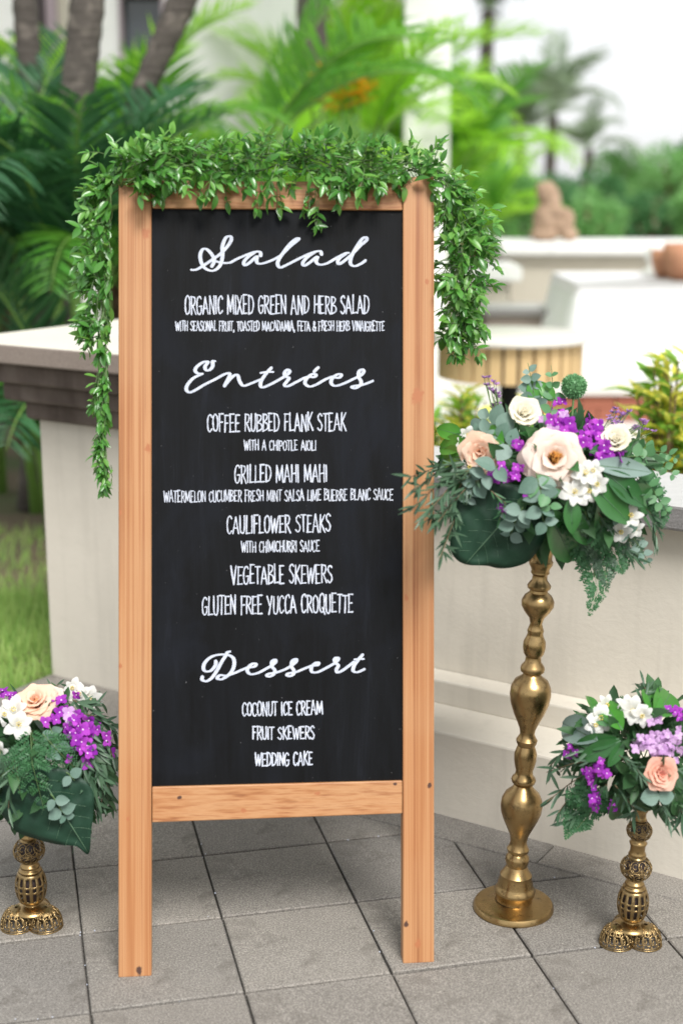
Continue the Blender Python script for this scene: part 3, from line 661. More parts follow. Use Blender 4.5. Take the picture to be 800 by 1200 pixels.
# ================================================================ BRASS STANDS
def pxprof(base_px, ys, axis_tilt):   # helper: photo rows -> heights above ground on the vertical plane through the base
    b_ = G(*base_px); return b_
tb = G(601, 1065)
tall = thing('tall_brass_stand', 'tall turned brass candlestick stand with round foot, right of the menu board', 'flower stand', tb)
top_px = (636, 628); top = A(top_px[0], top_px[1], tb.y+.005); H = (top-tb).z
ax = (top-tb).normalized()
def prof_rows(rows, tb):     # rows: (photo y, half width px)
    out = []
    for y, hw in rows:
        p = A(600, y, tb.y); dep = (p-CP).dot(F_); out.append((max(hw, .2)*dep/1667, p.z))
    return out
rows = [(1065, 0), (1065, 45.5), (1063, 47), (1060, 46.5), (1057.5, 45), (1056.8, 42), (1057, 37), (1056, 30), (1054, 21.5), (1050, 21), (1046, 23.5), (1042, 24), (1039, 22), (1036, 20.5), (1033, 20.5), (1028, 18.5), (1024, 18.7), (1018, 14), (1014, 12), (1008, 14), (1003, 13.5), (999, 10), (997, 12.5), (994, 13), (991, 11), (986, 9.5), (978, 11), (970, 15), (960, 20), (951, 23.5), (943, 24.5), (936, 23.5), (929, 20), (923, 13), (919, 10.5), (916, 13.5), (913, 14.5), (910, 13.5), (907, 10.5), (902, 10), (897, 11.5), (890, 13), (882, 13.2), (877, 11.5), (873, 10), (869, 12), (866, 12.5), (863, 10.5), (859, 8.5), (853, 9.5), (845, 13), (835, 18), (823, 22.5), (813, 24.2), (804, 23.5), (796, 19.5), (791, 12), (788, 10), (785, 13.8), (782, 14.4), (779, 13.5), (774, 9.5), (768, 9), (764, 12), (757, 13.4), (750, 13), (744, 10), (740, 9), (737.5, 9.8), (735, 9), (729, 7), (722, 9), (715, 15), (708, 19), (702, 19.2), (696, 16), (692, 11), (689, 10.5), (687, 13.5), (684, 14), (681, 12), (677, 9), (672, 8.7), (669, 11), (666, 10.5), (663, 11.5), (659, 13.8), (656, 14.3), (653, 12.5), (645, 13), (636, 14.5), (631, 16.5), (628, 17), (626, 15.5)]
pr_ = prof_rows(rows, tb); zb = pr_[0][1]
# rotate axis slightly (the stand leans) and put the foot on the paving
z0_ = pr_[1][1]; span = top.z-.0
def zmap(z): return max(0, (z-z0_))
pr2 = [(r, zmap(z)) for r, z in pr_]
hz = pr2[-1][1]; 
pr2 = [(r, z*H/hz if z > .03 else z) for r, z in pr2]
pr2 = [(r, z) for r, z in pr2]
tilt = Vector((0, 0, 1)).rotation_difference((top-tb).normalized())
tilt = Quaternion().slerp(tilt, 1.0)
MT = Matrix.Translation(tb) @ tilt.to_matrix().to_4x4()
print('tall', H, [round(r, 3) for r, z in pr2[:4]], [round(z, 3) for r, z in pr2[:10]])
ci = next(i for i, (y, h) in enumerate(rows) if y == 1054)
mb = MB(); mb.lathe(pr2[:ci+1], 72, Matrix.Translation(tb)); obj('foot', mb, M['brass'], tall, True)
mb = MB(); mb.lathe(pr2[ci:], 64, MT); sh = obj('turned_stem', mb, M['brass'], tall, True)
mb = MB(); cz = pr2[-1][1]; mb.lathe([(.0285, cz), (.031, cz+.004), (.026, cz+.004), (.02, cz-.03), (.001, cz-.03)], 40, MT); obj('cup', mb, M['brass'], tall, True)

def pierced_stand(base_px, label, top_y, lean=0.0, s=1.0):
    b_ = G(*base_px); th = thing('pierced_brass_stand', label, 'flower stand', b_, 'low pierced brass candlestick stands')
    dep = (b_+Vector((0, 0, .1))-CP).dot(F_); k = dep/1667*s       # metres per photo pixel
    rows = dict()
    Mx = Matrix.Translation(b_) @ Matrix.Rotation(lean, 4, 'Y')
    # foot: three pierced domes around a bell
    for q, a in enumerate((R(202), R(338), R(90))):
        c_ = b_+Vector((math.cos(a)*18*k, math.sin(a)*16*k, 0)); Rd = 19.5*k; Hd = 24*k
        mb = MB()
        def pt(u, v, c_=c_, Rd=Rd, Hd=Hd, a=a):      # u around, v 0 rim .. 1 top
            x = math.cos(u)*Rd*math.cos(v*math.pi/2*.96)**.75; y = math.sin(u)*Rd*math.cos(v*math.pi/2*.96)**.75; z = Hd*math.sin(v*math.pi/2*.96)
            return Vector((c_.x+x, c_.y+y, .0022+z))
        mb.tube([pt(2*math.pi*i/32, 0) for i in range(33)], .0016, 5)
        for r_ in range(13):
            u0 = 2*math.pi*r_/13
            for sg in (-1, 1):
                pts = []
                for i in range(15):
                    t = i/14; ph = sg*(t*5.0); rr_ = .30*(1-t*.78)
                    pts.append(pt(u0+sg*.16+math.cos(ph+1.2)*rr_*.95, min(.93, max(.02, .30+math.sin(ph+1.2)*rr_*.72))))
                mb.tube(pts, .00135, 4)
                pts = []
                for i in range(12):
                    t = i/11; ph = -sg*(t*4.4); rr_ = .2*(1-t*.7)
                    pts.append(pt(u0+sg*.26+math.cos(ph-.6)*rr_*1.3, min(.93, max(.02, .62+math.sin(ph-.6)*rr_*.75))))
                mb.tube(pts, .001, 4)
            mb.tube([pt(u0+.05*math.sin(v*9), v) for v in [i/12 for i in range(11)]], .0012, 4)
            for q2 in range(3): 
                vq = .14+.2*q2; uq = u0+.12*(q2 % 2); mb.tube([pt(uq+math.cos(t)*.10/(1-vq*.5), vq+math.sin(t)*.075) for t in [2*math.pi*i/8 for i in range(9)]], .0011, 4)
        mb.tube([pt(2*math.pi*i/32, .07) for i in range(33)], .0013, 4)
        # leafy solid crown of the dome
        prof = [(Rd*math.cos(v*math.pi/2*.96)**.75, Hd*math.sin(v*math.pi/2*.96)+.002) for v in (.62, .7, .8, .9, 1.0)]
        mb.lathe(prof, 20, Matrix.Translation((c_.x, c_.y, 0)))
        obj('foot_dome', mb, M['brass_dark'], th, True)
    mb = MB(); z = lambda y: y*k
    mb.lathe([(r*k, z(y)) for r, y in ((22, 20), (21, 22), (17, 24), (12, 25), (9, 26), (8, 27), (9.5, 28), (8, 29.5), (9, 31), (12, 32))], 40, Mx); obj('foot_collar', mb, M['brass'], th, True)
    # pierced barrel
    def br(t): return (12+6.6*math.sin(math.pi*min(1, max(0, t*.9+.05)))**.7)*k
    nz = 17; n = 56; y0, y1 = 31.5, 69
    prof = [(br(i/nz), z(y0+(y1-y0)*i/nz)) for i in range(nz+1)]
    def skip(i, kk):
        if 2 <= i <= 6 or 11 <= i <= 14: return kk % 4 in (1, 2)
        if i in (8, 9): return kk % 4 in (1, 2)
        return False
    mb = MB(); mb.lathe(prof, n, Mx, skip=skip); o = obj('pierced_barrel', mb, M['brass_dark'], th, True)
    sm = o.modifiers.new('wall', 'SOLIDIFY'); sm.thickness = .0014; sm.offset = -1
    mb = MB(); mb.lathe([(r*k, z(y)) for r, y in ((12.5, 68.5), (13.5, 69.5), (13.5, 71), (11, 72), (10, 73.5), (11.5, 75), (11, 76.5), (9, 78), (8.5, 80))], 40, Mx); obj('collar', mb, M['brass'], th, True)
    mb = MB(); mb.lathe([(9*k, z(33)), (12.5*k, z(42)), (12.5*k, z(58)), (9*k, z(68))], 24, Mx); obj('inner_shade_core', mb, M['darkframe'], th, True)  # added dark core, stands in for the shade inside the barrel
    def ball(zc, rad, name):
        mb = MB(); c_ = Vector((0, 0, z(zc))); r_ = rad*k
        def sp(u, v): return Mx @ (c_+Vector((math.cos(u)*math.cos(v), math.sin(u)*math.cos(v), math.sin(v)*.86))*r_)
        for v in (-1.0, 0, 1.0): mb.tube([sp(2*math.pi*i/32, v) for i in range(33)], .0011, 4)
        for row, vv, nn in ((0, .5, 10), (1, -.5, 10), (2, .02, 9)):
            for q in range(nn):
                u0 = 2*math.pi*(q+.5*(row % 2))/nn
                rs = .32 if row < 2 else .2
                mb.tube([sp(u0+math.cos(t)*rs/math.cos(vv), vv+math.sin(t)*rs*1.3) for t in [2*math.pi*i/12 for i in range(13)]], .0011, 4)
                mb.tube([sp(u0+math.cos(t*1.6+q)*rs*.62*(1-t*.13), vv+math.sin(t*1.6+q)*rs*.7*(1-t*.13)) for t in [i*.4 for i in range(9)]], .001, 4)
        mb.lathe([(8.3*k, z(zc)-r_*.84), (r_*.55, z(zc)-r_*.73)], 24, Mx); mb.lathe([(r_*.55, z(zc)+r_*.73), (8.3*k, z(zc)+r_*.84)], 24, Mx)
        obj(name, mb, M['brass_dark'], th, True)
        mb = MB(); mb.lathe([(7*k, z(zc)-r_*.7), (r_*.66, z(zc)-r_*.3), (r_*.7, z(zc)), (r_*.66, z(zc)+r_*.3), (7*k, z(zc)+r_*.7)], 20, Mx); obj('inner_shade_core', mb, M['darkframe'], th, True)  # added dark core, paints the shade inside the globe
    ball(95, 18, 'pierced_globe')
    mb = MB(); mb.lathe([(r*k, z(y)) for r, y in ((8.2, 110.5), (10.5, 112), (9.5, 114), (8.6, 117), (8.6, 122), (9.6, 125), (10.5, 127), (8.5, 128.5), (8, 130))], 36, Mx); obj('collar', mb, M['brass'], th, True)
    ball(142, 14.5, 'pierced_globe')
    mb = MB(); mb.lathe([(r*k, z(y)) for r, y in ((6, 154), (8, 155.5), (6.5, 158), (6.5, 164), (10, 170), (11, 172), (8, 171), (5, 166), (.1, 166))], 32, Mx); obj('cup', mb, M['brass'], th, True)
    return th, b_, k
for o_ in tall.children: o_.data.set_sharp_from_angle(angle=R(38))
rs_ = pierced_stand((737, 1103), 'low pierced brass candlestick stand on domed feet, at the right by the cream wall', 0, .035)
ls_ = pierced_stand((39, 1083), 'low pierced brass candlestick stand on domed feet, left of the menu board', 0, 0)
#SECTION3
# ================================================================ BOUQUETS
class Bq:
    def __init__(s, name, label, cpx, y, rad, base):
        s.c = A(cpx[0], cpx[1], y); s.r = Vector(rad); s.th = thing(name, label, 'flower arrangement', base, 'flower arrangements on brass stands'); s.o = wloc(s.th)
        s.k = (s.c-CP).dot(F_)/1667
    def at(s, px, py, lift=1.0, bulk=None):      # point on the dome of the arrangement seen at that photo place
        d = ray(px, py).normalized(); r = s.r*lift; o = CP-s.c
        a_ = sum((d[i]/r[i])**2 for i in range(3)); b_ = 2*sum(o[i]*d[i]/r[i]**2 for i in range(3)); c_ = sum((o[i]/r[i])**2 for i in range(3))-1
        D_ = b_*b_-4*a_*c_
        t = (-b_-math.sqrt(D_))/(2*a_) if D_ > 0 else -b_/(2*a_)
        p = CP+d*t; n = Vector([(p-s.c)[i]/s.r[i]**2 for i in range(3)]).normalized()
        return p, n
    def add(s, name, me, Mx, parent=None, label=None):
        o = link(name, me, parent or s.th, label); base_ = s.o if parent is None else wloc(parent); o.matrix_local = Matrix.Translation(-base_) @ Mx; return o
    def mesh(s, name, mb, mats, smooth=True, label=None, parent=None, kind=None):
        return obj(name, mb, mats, parent or s.th, smooth, label, kind)

def petal_mb(L_, wd, cup, curl, ruff=0.0, n=7, m=5, point=.0):
    """petal: base at origin, grows +Y, cups towards +Z, tip curls back to -Z"""
    mb = MB(); vs = []; 
    for i in range(n+1):
        t = i/n; w_ = wd*.5*(math.sin(math.pi*(t*.72+.1))**.8)*(1.0 if t < .9 else 1-.22*(t-.9)/.1)
        for j in range(m+1):
            x = (j/m*2-1); z = cup*L_*(math.sin(t*math.pi*.55)*.55)+cup*.55*abs(x)**2*w_ - curl*L_*max(0, t-.55)**2*2.2
            e = ruff*math.sin(x*7+t*4)*L_*t
            vs.append(Vector((x*w_, t*L_*(1-.10*abs(x)**2.2*t+point*(1-abs(x))*t*.15), z+e)))
    fs = [(i*(m+1)+j, i*(m+1)+j+1, (i+1)*(m+1)+j+1, (i+1)*(m+1)+j) for i in range(n) for j in range(m)]
    mb.add(vs, fs); return mb
def solid(o, th=.0006):
    m_ = o.modifiers.new('thickness', 'SOLIDIFY'); m_.thickness = th; m_.offset = 0; return o
def rose(bq, px, py, rpx, face, m_out, m_in, m_core, label, openness=.6, lift=1.0, layers=5):
    p, n = bq.at(px, py, lift); R_ = rpx*bq.k; d = Vector(face).normalized()
    p = p - d*R_*.35
    core = MB()                 # tight spiral heart
    F0 = frame(p, d.orthogonal(), d); zc = R_*.75
    for q in range(3):
        pts = []; nn = 22; r0 = R_*(.10+.07*q)
        for i in range(nn+1):
            a = q*2.1+2*math.pi*i/nn*.8; rr_ = r0*(1+.25*i/nn); 
            lo = Vector((math.cos(a)*rr_*.9, math.sin(a)*rr_*.9, .05*R_)); hi = Vector((math.cos(a)*rr_*.95, math.sin(a)*rr_*.95, zc*(.98-.1*q)+R_*.03*math.sin(i*.8)))
            pts += [F0 @ lo, F0 @ ((lo+hi)*.5+Vector((math.cos(a), math.sin(a), 0))*rr_*.12), F0 @ hi]
        fs = [(i*3+j, i*3+j+1, (i+1)*3+j+1, (i+1)*3+j) for i in range(nn) for j in (0, 1)]
        core.add(pts, fs)
    co = bq.mesh('rose', core, m_core, True, label)
    solid(co, .0005)
    for la in range(layers):
        f = la/(layers-1); np_ = 3+la if la < 4 else 6
        tiltang = 12+f*62*openness+(10*openness if la == layers-1 else 0)
        Lp = R_*(.78+.27*f); wp_ = R_*(.62+.75*f)
        me = solid_mesh = petal_mb(Lp, wp_*1.05, .42-.22*f, .10+.75*f*openness, .012+.02*f, point=.6).mesh('petal', (m_core if (f < .15 and openness > .9) else m_in if f < .45 else m_out), None, True)
        for k in range(np_):
            a = 2*math.pi*(k+.5*la+U(-.12, .12))/np_+la*.7
            out = Vector((math.cos(a), math.sin(a), 0)); th_ = R(tiltang+U(-5, 5))
            ydir = out*math.sin(th_)+Vector((0, 0, 1))*math.cos(th_); zdir = -out*math.cos(th_)+Vector((0, 0, 1))*math.sin(th_)
            Ml = frame(out*R_*(.05+.09*f)+Vector((0, 0, .02-.04*f))*R_, ydir, zdir, U(.94, 1.06))
            po = bq.add('petal', me, F0 @ Ml, co); 
    return co
def flower5(bq, px, py, rpx, face, m_, name, label=None, npet=6, lift=1.0, wide=.75, throat=True, jit=.25):
    """open flower of free petals (alstroemeria, stock)"""
    p, n = bq.at(px, py, lift); R_ = rpx*bq.k; d = (Vector(face)+rv(jit)).normalized(); F0 = frame(p, d.orthogonal()+rv(.4), d)
    mb = MB()
    for k in range(npet):
        a = 2*math.pi*k/npet+U(-.12, .12); th_ = R(U(52, 74)+(12 if k % 2 else 0)); out = Vector((math.cos(a), math.sin(a), 0))
        yd = out*math.sin(th_)+Vector((0, 0, 1))*math.cos(th_); zd = -out*math.cos(th_)+Vector((0, 0, 1))*math.sin(th_)
        pm = petal_mb(R_*U(.9, 1.1), R_*wide*(1 if k % 2 else .8), .25, .5, .035, 5, 4)
        Mx = F0 @ frame(out*R_*.05, yd, zd); mb.add([Mx @ Vector(v) for v in pm.v], pm.f)
    o = bq.mesh(name, mb, m_, True, label)
    if throat:
        st = MB()
        for k in range(6):
            a = k*1.05; e = F0 @ Vector((math.cos(a)*.13*R_, math.sin(a)*.13*R_, R_*.45)); st.tube([F0 @ Vector((0, 0, .02*R_)), e], .0006, 4)
            st.tube([e, e+(e-F0.translation).normalized()*.003], .0013, 5)
        bq.mesh('stamens', st, M['yellow_c'], True, parent=o)
    return o
FLO = {}
def floret_me(mt):
    if mt not in FLO:
        mb = MB()
        for k in range(4):
            a = math.pi/2*k+.1*(k % 2); out = Vector((math.cos(a), math.sin(a), 0)); yd = (out+Vector((0, 0, .25))).normalized()
            pm = petal_mb(1, .86, .15, .45, .07, 4, 4); Mx = frame(out*.05, yd, Vector((0, 0, 1))); mb.add([Mx @ Vector(v) for v in pm.v], pm.f)
        mb.tube([(0, 0, -.6), (0, 0, .0)], .07, 4); mb.tube([(0, 0, 0), (0, 0, .14)], [.16, .09], 6, mi=1)
        FLO[mt] = mb.mesh('floret', [M[mt], M['floret_eye']], None, True)
    return FLO[mt]
def florets(bq, pts, rpx, mt, n, spread, lift=1.0):
    for _ in range(n):
        i = random.randrange(len(pts)-1) if len(pts) > 1 else 0; a = Vector((*pts[i], 0)); b_ = Vector((*pts[min(i+1, len(pts)-1)], 0)); q = a.lerp(b_, random.random())
        x = q.x+random.gauss(0, spread*.5); y = q.y+random.gauss(0, spread*.5)
        p, nn = bq.at(x, y, lift+U(-.1, .1)); d = (nn*.5+Vector((0, -.8, .25))+rv(.75)).normalized(); s_ = rpx*bq.k*U(.6, 1.0)
        bq.add('floret', floret_me(mt), frame(p, d.orthogonal()+rv(.5), d, s_))
def buds(bq, pts, rpx, mt, n, spread, stemfrom=None, lift=1.0):
    mb = MB(); st = MB()
    for _ in range(n):
        i = random.randrange(len(pts)); x = pts[i][0]+random.gauss(0, spread*.5); y = pts[i][1]+random.gauss(0, spread*.35); p, nn = bq.at(x, y, lift)
        p = p+rv(.006)
        for q in range(7):
            a = q*.9; out = Vector((math.cos(a), math.sin(a), U(.3, 1.0))).normalized(); Mx = frame(p, out, rv(), rpx*bq.k*U(.8, 1.2)); leafmesh(.5, .2, .2, 3, .7, mb=mb, Mx=Mx)
        if stemfrom:
            e = bq.at(*stemfrom, lift*.8)[0]; st.tube([p, p.lerp(e, .5)+rv(.006), e], .0008, 4)
    o = bq.mesh('statice_spray', mb, M[mt], kind='stuff')
    if st.v: bq.mesh('statice_stem', st, M['stem'], parent=o)
def bigleaf(bq, bx, by, tx, ty, wd, mt, name='ruscus_leaf', up=(0, -1, .4), curl=.12, lift=1.02, fold=.22, out=.0, label=None):
    p, _ = bq.at(bx, by, lift); q, _ = bq.at(tx, ty, lift+.03); q = q+Vector((0, -out, 0)); d = q-p; L_ = d.length
    mb = MB(); Mx = frame(p, d, Vector(up)+rv(.15), L_); leafmesh(wd, fold, curl, 10, .9, .012, mb=mb, Mx=Mx)
    o = bq.mesh(name, mb, M[mt], True, label)
    vb = MB(); vb.tube([Mx @ Vector((0, t, -curl*t*t+.004)) for t in (0, .2, .4, .6, .8, .97)], [L_*.011*(1-t*.8) for t in (0, .2, .4, .6, .8, .97)], 5)
    bq.mesh('midrib', vb, M['vein'], True, parent=o)
    return o
EUM = {}
def eucalyptus(bq, pts, rpx, mt='euca', n=None, lift=1.05, rnd=.85, droop=0, parent_name='eucalyptus_sprig'):
    """stem through photo points with opposite rounded leaves"""
    P = [bq.at(x, y, lift+.02*i)[0] for i, (x, y) in enumerate(pts)]; P = [Vector(v) for v in P]
    cur = []
    for i in range(len(P)-1):
        for k in range(6): cur.append(P[i].lerp(P[i+1], k/6)+rv(.0012))
    cur.append(P[-1]); st = MB(); st.tube(cur, [.0013*(1-.6*i/len(cur)) for i in range(len(cur))], 5); so = bq.mesh(parent_name, st, M['stem'], True)
    ln = sum((P[i+1]-P[i]).length for i in range(len(P)-1)); n = n or max(3, int(ln/(rpx*bq.k*1.25)))
    if mt not in EUM: EUM[mt] = [leafmesh(U(.72, .9)*rnd/.85, U(.02, .2), U(-.1, .25), 6, .8).mesh('leaf', M[mt], None, True) for _ in range(4)]
    for i in range(n):
        t = (i+.5)/n; c_ = cur[int(t*(len(cur)-1))]; d = (cur[min(int(t*(len(cur)-1))+1, len(cur)-1)]-cur[max(int(t*(len(cur)-1))-1, 0)]).normalized()
        for sg in (-1, 1):
            lat = (d.cross(Vector((0, -1, .2))).normalized()*sg+d*U(.1, .6)+Vector((0, -U(0, .6), 0))+rv(.2)).normalized(); s_ = rpx*2*bq.k*U(.75, 1.1)*(1-.55*t**3)
            bq.add('leaf', random.choice(EUM[mt]), frame(c_, lat, Vector((0, -1, .5))+rv(.5), s_), so)
    return so
def narrow(bq, pts, lpx, n, mt='narrow', lift=1.0, name='willow_sprig', wd=.13, fwd=0):
    P = [CP+(bq.at(x, y, lift+.03*i)[0]-CP)*(1-fwd*i/(len(pts)-1)/3) for i, (x, y) in enumerate(pts)]; mb = MB(); cur = []
    for i in range(len(P)-1):
        for k in range(8): cur.append(P[i].lerp(P[i+1], k/8))
    cur.append(P[-1]); mb.tube(cur, .001, 4, mi=1)
    for i in range(n):
        t = (i+U(0, 1))/n; k = min(int(t*(len(cur)-1)), len(cur)-2); c_ = cur[k]; d = (cur[k+1]-cur[k]).normalized()
        ld = (d*U(.5, 1.1)+rv(.6)+Vector((0, -.15, -.1))).normalized()
        leafmesh(wd, .15, U(-.1, .3), 5, .9, mb=mb, Mx=frame(c_, ld, Vector((0, -.8, .6))+rv(.5), lpx*bq.k*U(.7, 1.2)))
    return bq.mesh(name, mb, [M[mt], M['twig']], True)
def fern(bq, pts, wpx, mt='fern', lift=1.0, npin=22, name='fern_frond', szk=1.0):
    P = [bq.at(x, y, lift+.02*i)[0] for i, (x, y) in enumerate(pts)]; mb = MB(); cur = []
    for i in range(len(P)-1):
        for k in range(10): cur.append(P[i].lerp(P[i+1], k/10))
    cur.append(P[-1]); mb.tube(cur, [.0011*(1-.7*i/len(cur)) for i in range(len(cur))], 4, mi=1)
    face = Vector((0, -1, .3)).normalized()
    for i in range(npin):
        t = (i+.5)/npin; k = min(int(t*(len(cur)-1)), len(cur)-2); c_ = cur[k]; d = (cur[k+1]-cur[k]).normalized(); prof = (1-t)**.75*min(1, .5+t*3)
        for sg in (-1, 1):
            lat = (d.cross(face).normalized()*sg*.85+d*.55+rv(.16)-face*U(-.15, .15)).normalized(); Lp = wpx*bq.k*prof*U(.85, 1.15)
            m_ = max(4, int(Lp/.0048)); pd = lat; pp = c_.copy()
            for j in range(m_):
                pp = pp+pd*(Lp/m_); pd = (pd+Vector((0, 0, -.02))).normalized()
                for s2 in (-1, 1):
                    l2 = (pd.cross(face).normalized()*s2+pd*.7+rv(.2)).normalized(); sz = min(.017, Lp*.42*(1-j/m_*.7)+.004)
                    leafmesh(.45, .1, .15, 2, .8, mb=mb, Mx=frame(pp, l2, face+rv(.4), sz*szk))
    return bq.mesh(name, mb, [M[mt], M['stem']], True)
def broad(bq, outline, vein0, vein1, y, sides, name='broad_leaf', label=None, bow=.03):
    """one large leaf: outline in photo px on a slightly bowed sheet at distance y"""
    P2 = [Vector((*p, 0)) for p in cat(outline+[outline[0]], 5)[:-1]] if False else [v for v in cat(outline+[outline[0]], 5)[:-1]]
    a = Vector((*vein0, 0)); b_ = Vector((*vein1, 0)); ax_ = (b_-a); n = len(P2); mb = MB(); rings = 7
    cpt = (a+b_)*.5; size = ax_.length
    lat = Vector((-ax_.y, ax_.x, 0)).normalized()
    def pt(q):
        h = (q-a).dot(lat)/size; t = (q-a).dot(ax_)/size**2
        z = bow*(abs(h)**1.5*1.1+.6*(t-.5)**2) + .003*math.cos(abs(h)*26+t*14)+.0015*math.cos(t*31+h*5)
        return A(q.x, q.y, y+z-.01)
    vs = [pt(cpt)]; fs = []
    for r_ in range(1, rings+1):
        for q in P2: vs.append(pt(cpt.lerp(q, r_/rings)))
    for i in range(n): fs.append((0, 1+i, 1+(i+1) % n))
    for r_ in range(rings-1):
        for i in range(n): fs.append((1+r_*n+i, 1+(r_+1)*n+i, 1+(r_+1)*n+(i+1) % n, 1+r_*n+(i+1) % n))
    mb.add(vs, fs); o = bq.mesh(name, mb, M['broad'], True, label); solid(o, .0008)
    vb = MB(); F1 = Vector((0, -.0012, 0))
    vb.tube([pt(a.lerp(b_, t/10))+F1 for t in range(11)], [.0021*(1-.07*t) for t in range(11)], 5)
    for t, sg, ln in [(t_/10, s__, size*.24*(1-abs(t_/10-.4)*.9)) for t_ in (1, 2.5, 4, 5.5, 7, 8.2) for s__ in (-1, 1)]:
        s_ = a.lerp(b_, t); e = s_+lat*sg*ln+ax_.normalized()*ln*.75; m_ = s_.lerp(e, .5)+ax_.normalized()*-ln*.07
        vb.tube([pt(q)+F1*.6 for q in cat([(s_.x, s_.y), (m_.x, m_.y), (e.x, e.y)], 5)], .00035, 4)
    bq.mesh('vein', vb, M['vein'], True, parent=o)
    return o
def filler(bq, n, s0, mt='darkfol', bias=None):
    mb = MB()
    for _ in range(n):
        d = Vector((random.gauss(0, 1), random.gauss(0, 1), random.gauss(0, 1))).normalized()
        r_ = U(.25, .92); p = bq.c+Vector((d.x*bq.r.x, d.y*bq.r.y, d.z*bq.r.z))*r_
        leafmesh(U(.25, .5), .2, U(0, .4), 4, .9, mb=mb, Mx=frame(p, (d+rv(.7)).normalized(), Vector((0, -.7, .7))+rv(.8), s0*U(.6, 1.3)))
    bq.mesh('filler_foliage', mb, M[mt], True, kind='stuff')
def stems(bq, foot, n=10):
    mb = MB()
    for _ in range(n):
        d = rv().normalized(); mb.tube([foot+rv(.005), foot.lerp(bq.c, .5)+rv(.02), bq.c+Vector((d.x*bq.r.x, d.y*bq.r.y, abs(d.z)*bq.r.z))*.7], .0015, 5)
    o = bq.mesh('stems', mb, M['stem'])
    # wet foam core that holds them
    mb = MB(); mb.lathe([(.001, -.03), (.03, -.03), (.045, .0), (.045, .035), (.03, .055), (.001, .06)], 14, Matrix.Translation(foot+Vector((0, 0, .04)))); bq.mesh('flower_foam', mb, M['darkfol'])

FR = (0, -1, .25)
# ---------------- top arrangement
cup_top = top
b1 = Bq('flower_arrangement', 'largest flower arrangement, with cream rose and green ball flower, on the tall brass stand', (645, 562), tb.y+.01, (.215, .17, .135), cup_top)
stems(b1, cup_top); filler(b1, 420, .06); filler(b1, 120, .06, 'ruscus')
broad(b1, [(533, 588), (540, 575), (556, 572), (590, 566), (620, 575), (636, 600), (637, 630), (622, 655), (604, 664), (585, 666), (570, 663), (548, 662), (534, 655), (527, 640), (529, 612)], (618, 578), (544, 662), b1.c.y-.115, [(.25, -1, 30), (.25, 1, 24), (.45, -1, 34), (.5, 1, 30), (.68, -1, 26), (.72, 1, 24)], label='large dark rounded leaf hanging at the lower left')
R1 = [(649, 537, 31, (-.05, -1, .35), M['blush'], M['blush'], M['amber'], 'large open blush rose with amber heart', 1.12, 1.08, 5),
      (563, 531, 22, (-.25, -1, .15), M['peach'], M['peach'], M['peach_deep'], 'small peach rose', .65, 1.06, 5),
      (613, 486, 23, (.1, -.75, .6), M['ivory'], M['ivory'], M['ivory'], 'half closed ivory rose at the top', .38, 1.12, 4),
      (720, 517, 20, (-.1, -.7, .6), M['ivory'], M['ivory'], M['ivory'], 'ivory rosebud at the right', .35, 1.1, 4)]
for (x, y, r_, fc, mo, mi_, mc, lb, op, li, la) in R1: rose(b1, x, y, r_, fc, mo, mi_, mc, lb, op, li, la)
for (x, y, r_) in ((684, 557, 17), (697, 567, 15), (672, 578, 17), (688, 575, 14), (737, 605, 15), (725, 622, 15), (741, 618, 13), (548, 510, 12), (541, 519, 10), (551, 548, 11), (694, 552, 13)):
    flower5(b1, x, y, r_, FR, M['white'], 'white_flower', lift=1.06)
florets(b1, [(655, 489), (680, 498), (700, 515), (706, 537)], 8.5, 'purple', 60, 19, 1.03)
florets(b1, [(606, 524), (603, 516)], 7, 'purple', 6, 5, 1.06); florets(b1, [(577, 553), (598, 560), (606, 548)], 7, 'purple', 15, 10, 1.06); florets(b1, [(586, 590), (590, 596)], 6, 'purple', 5, 5, 1.1); florets(b1, [(617, 579)], 6, 'purple', 2, 3, 1.1)
florets(b1, [(657, 487), (644, 497), (650, 505), (628, 488), (636, 495)], 6, 'lilac', 14, 9, 1.03)
buds(b1, [(568, 446), (573, 452), (579, 461), (576, 470), (585, 476)], 5, 'mauve', 20, 6, (590, 520), 1.15)
buds(b1, [(716, 485), (732, 483), (742, 500), (752, 497), (722, 495), (755, 505), (728, 528)], 5, 'mauve', 34, 8, (700, 530), 1.05)
for (x0, y0, x1, y1, wd, mt, ol) in ((690, 566, 740, 612, .42, 'ruscus', .02), (706, 552, 757, 592, .4, 'ruscus', .015), (693, 545, 764, 548, .3, 'silver', .03), (700, 540, 752, 555, .28, 'silver', .0), (668, 583, 668, 622, .5, 'ruscus', .03), (640, 598, 676, 660, .42, 'ruscus', .02), (668, 600, 684, 640, .4, 'ruscus', 0), (545, 512, 508, 500, .42, 'ruscus_light', 0), (548, 522, 509, 522, .45, 'ruscus_light', .01), (545, 534, 508, 538, .4, 'ruscus_light', 0), (735, 570, 772, 600, .35, 'ruscus', 0), (690, 530, 745, 520, .3, 'ruscus', 0), (590, 520, 560, 500, .45, 'ruscus_light', 0), (660, 600, 700, 640, .35, 'ruscus', 0), (700, 590, 720, 640, .35, 'ruscus', 0), (628, 475, 622, 440, .5, 'ruscus_light', 0), (648, 470, 632, 447, .6, 'ruscus_light', 0)):
    bigleaf(b1, x0, y0, x1, y1, wd, mt, lift=1.08, out=ol)
eucalyptus(b1, [(624, 478), (624, 455), (618, 425)], 9, n=5, lift=1.0); eucalyptus(b1, [(640, 500), (648, 465), (645, 428)], 8, 'euca_green', n=5)
eucalyptus(b1, [(588, 512), (576, 498), (556, 488)], 14, n=3); eucalyptus(b1, [(600, 525), (575, 508), (548, 506)], 11, n=4)
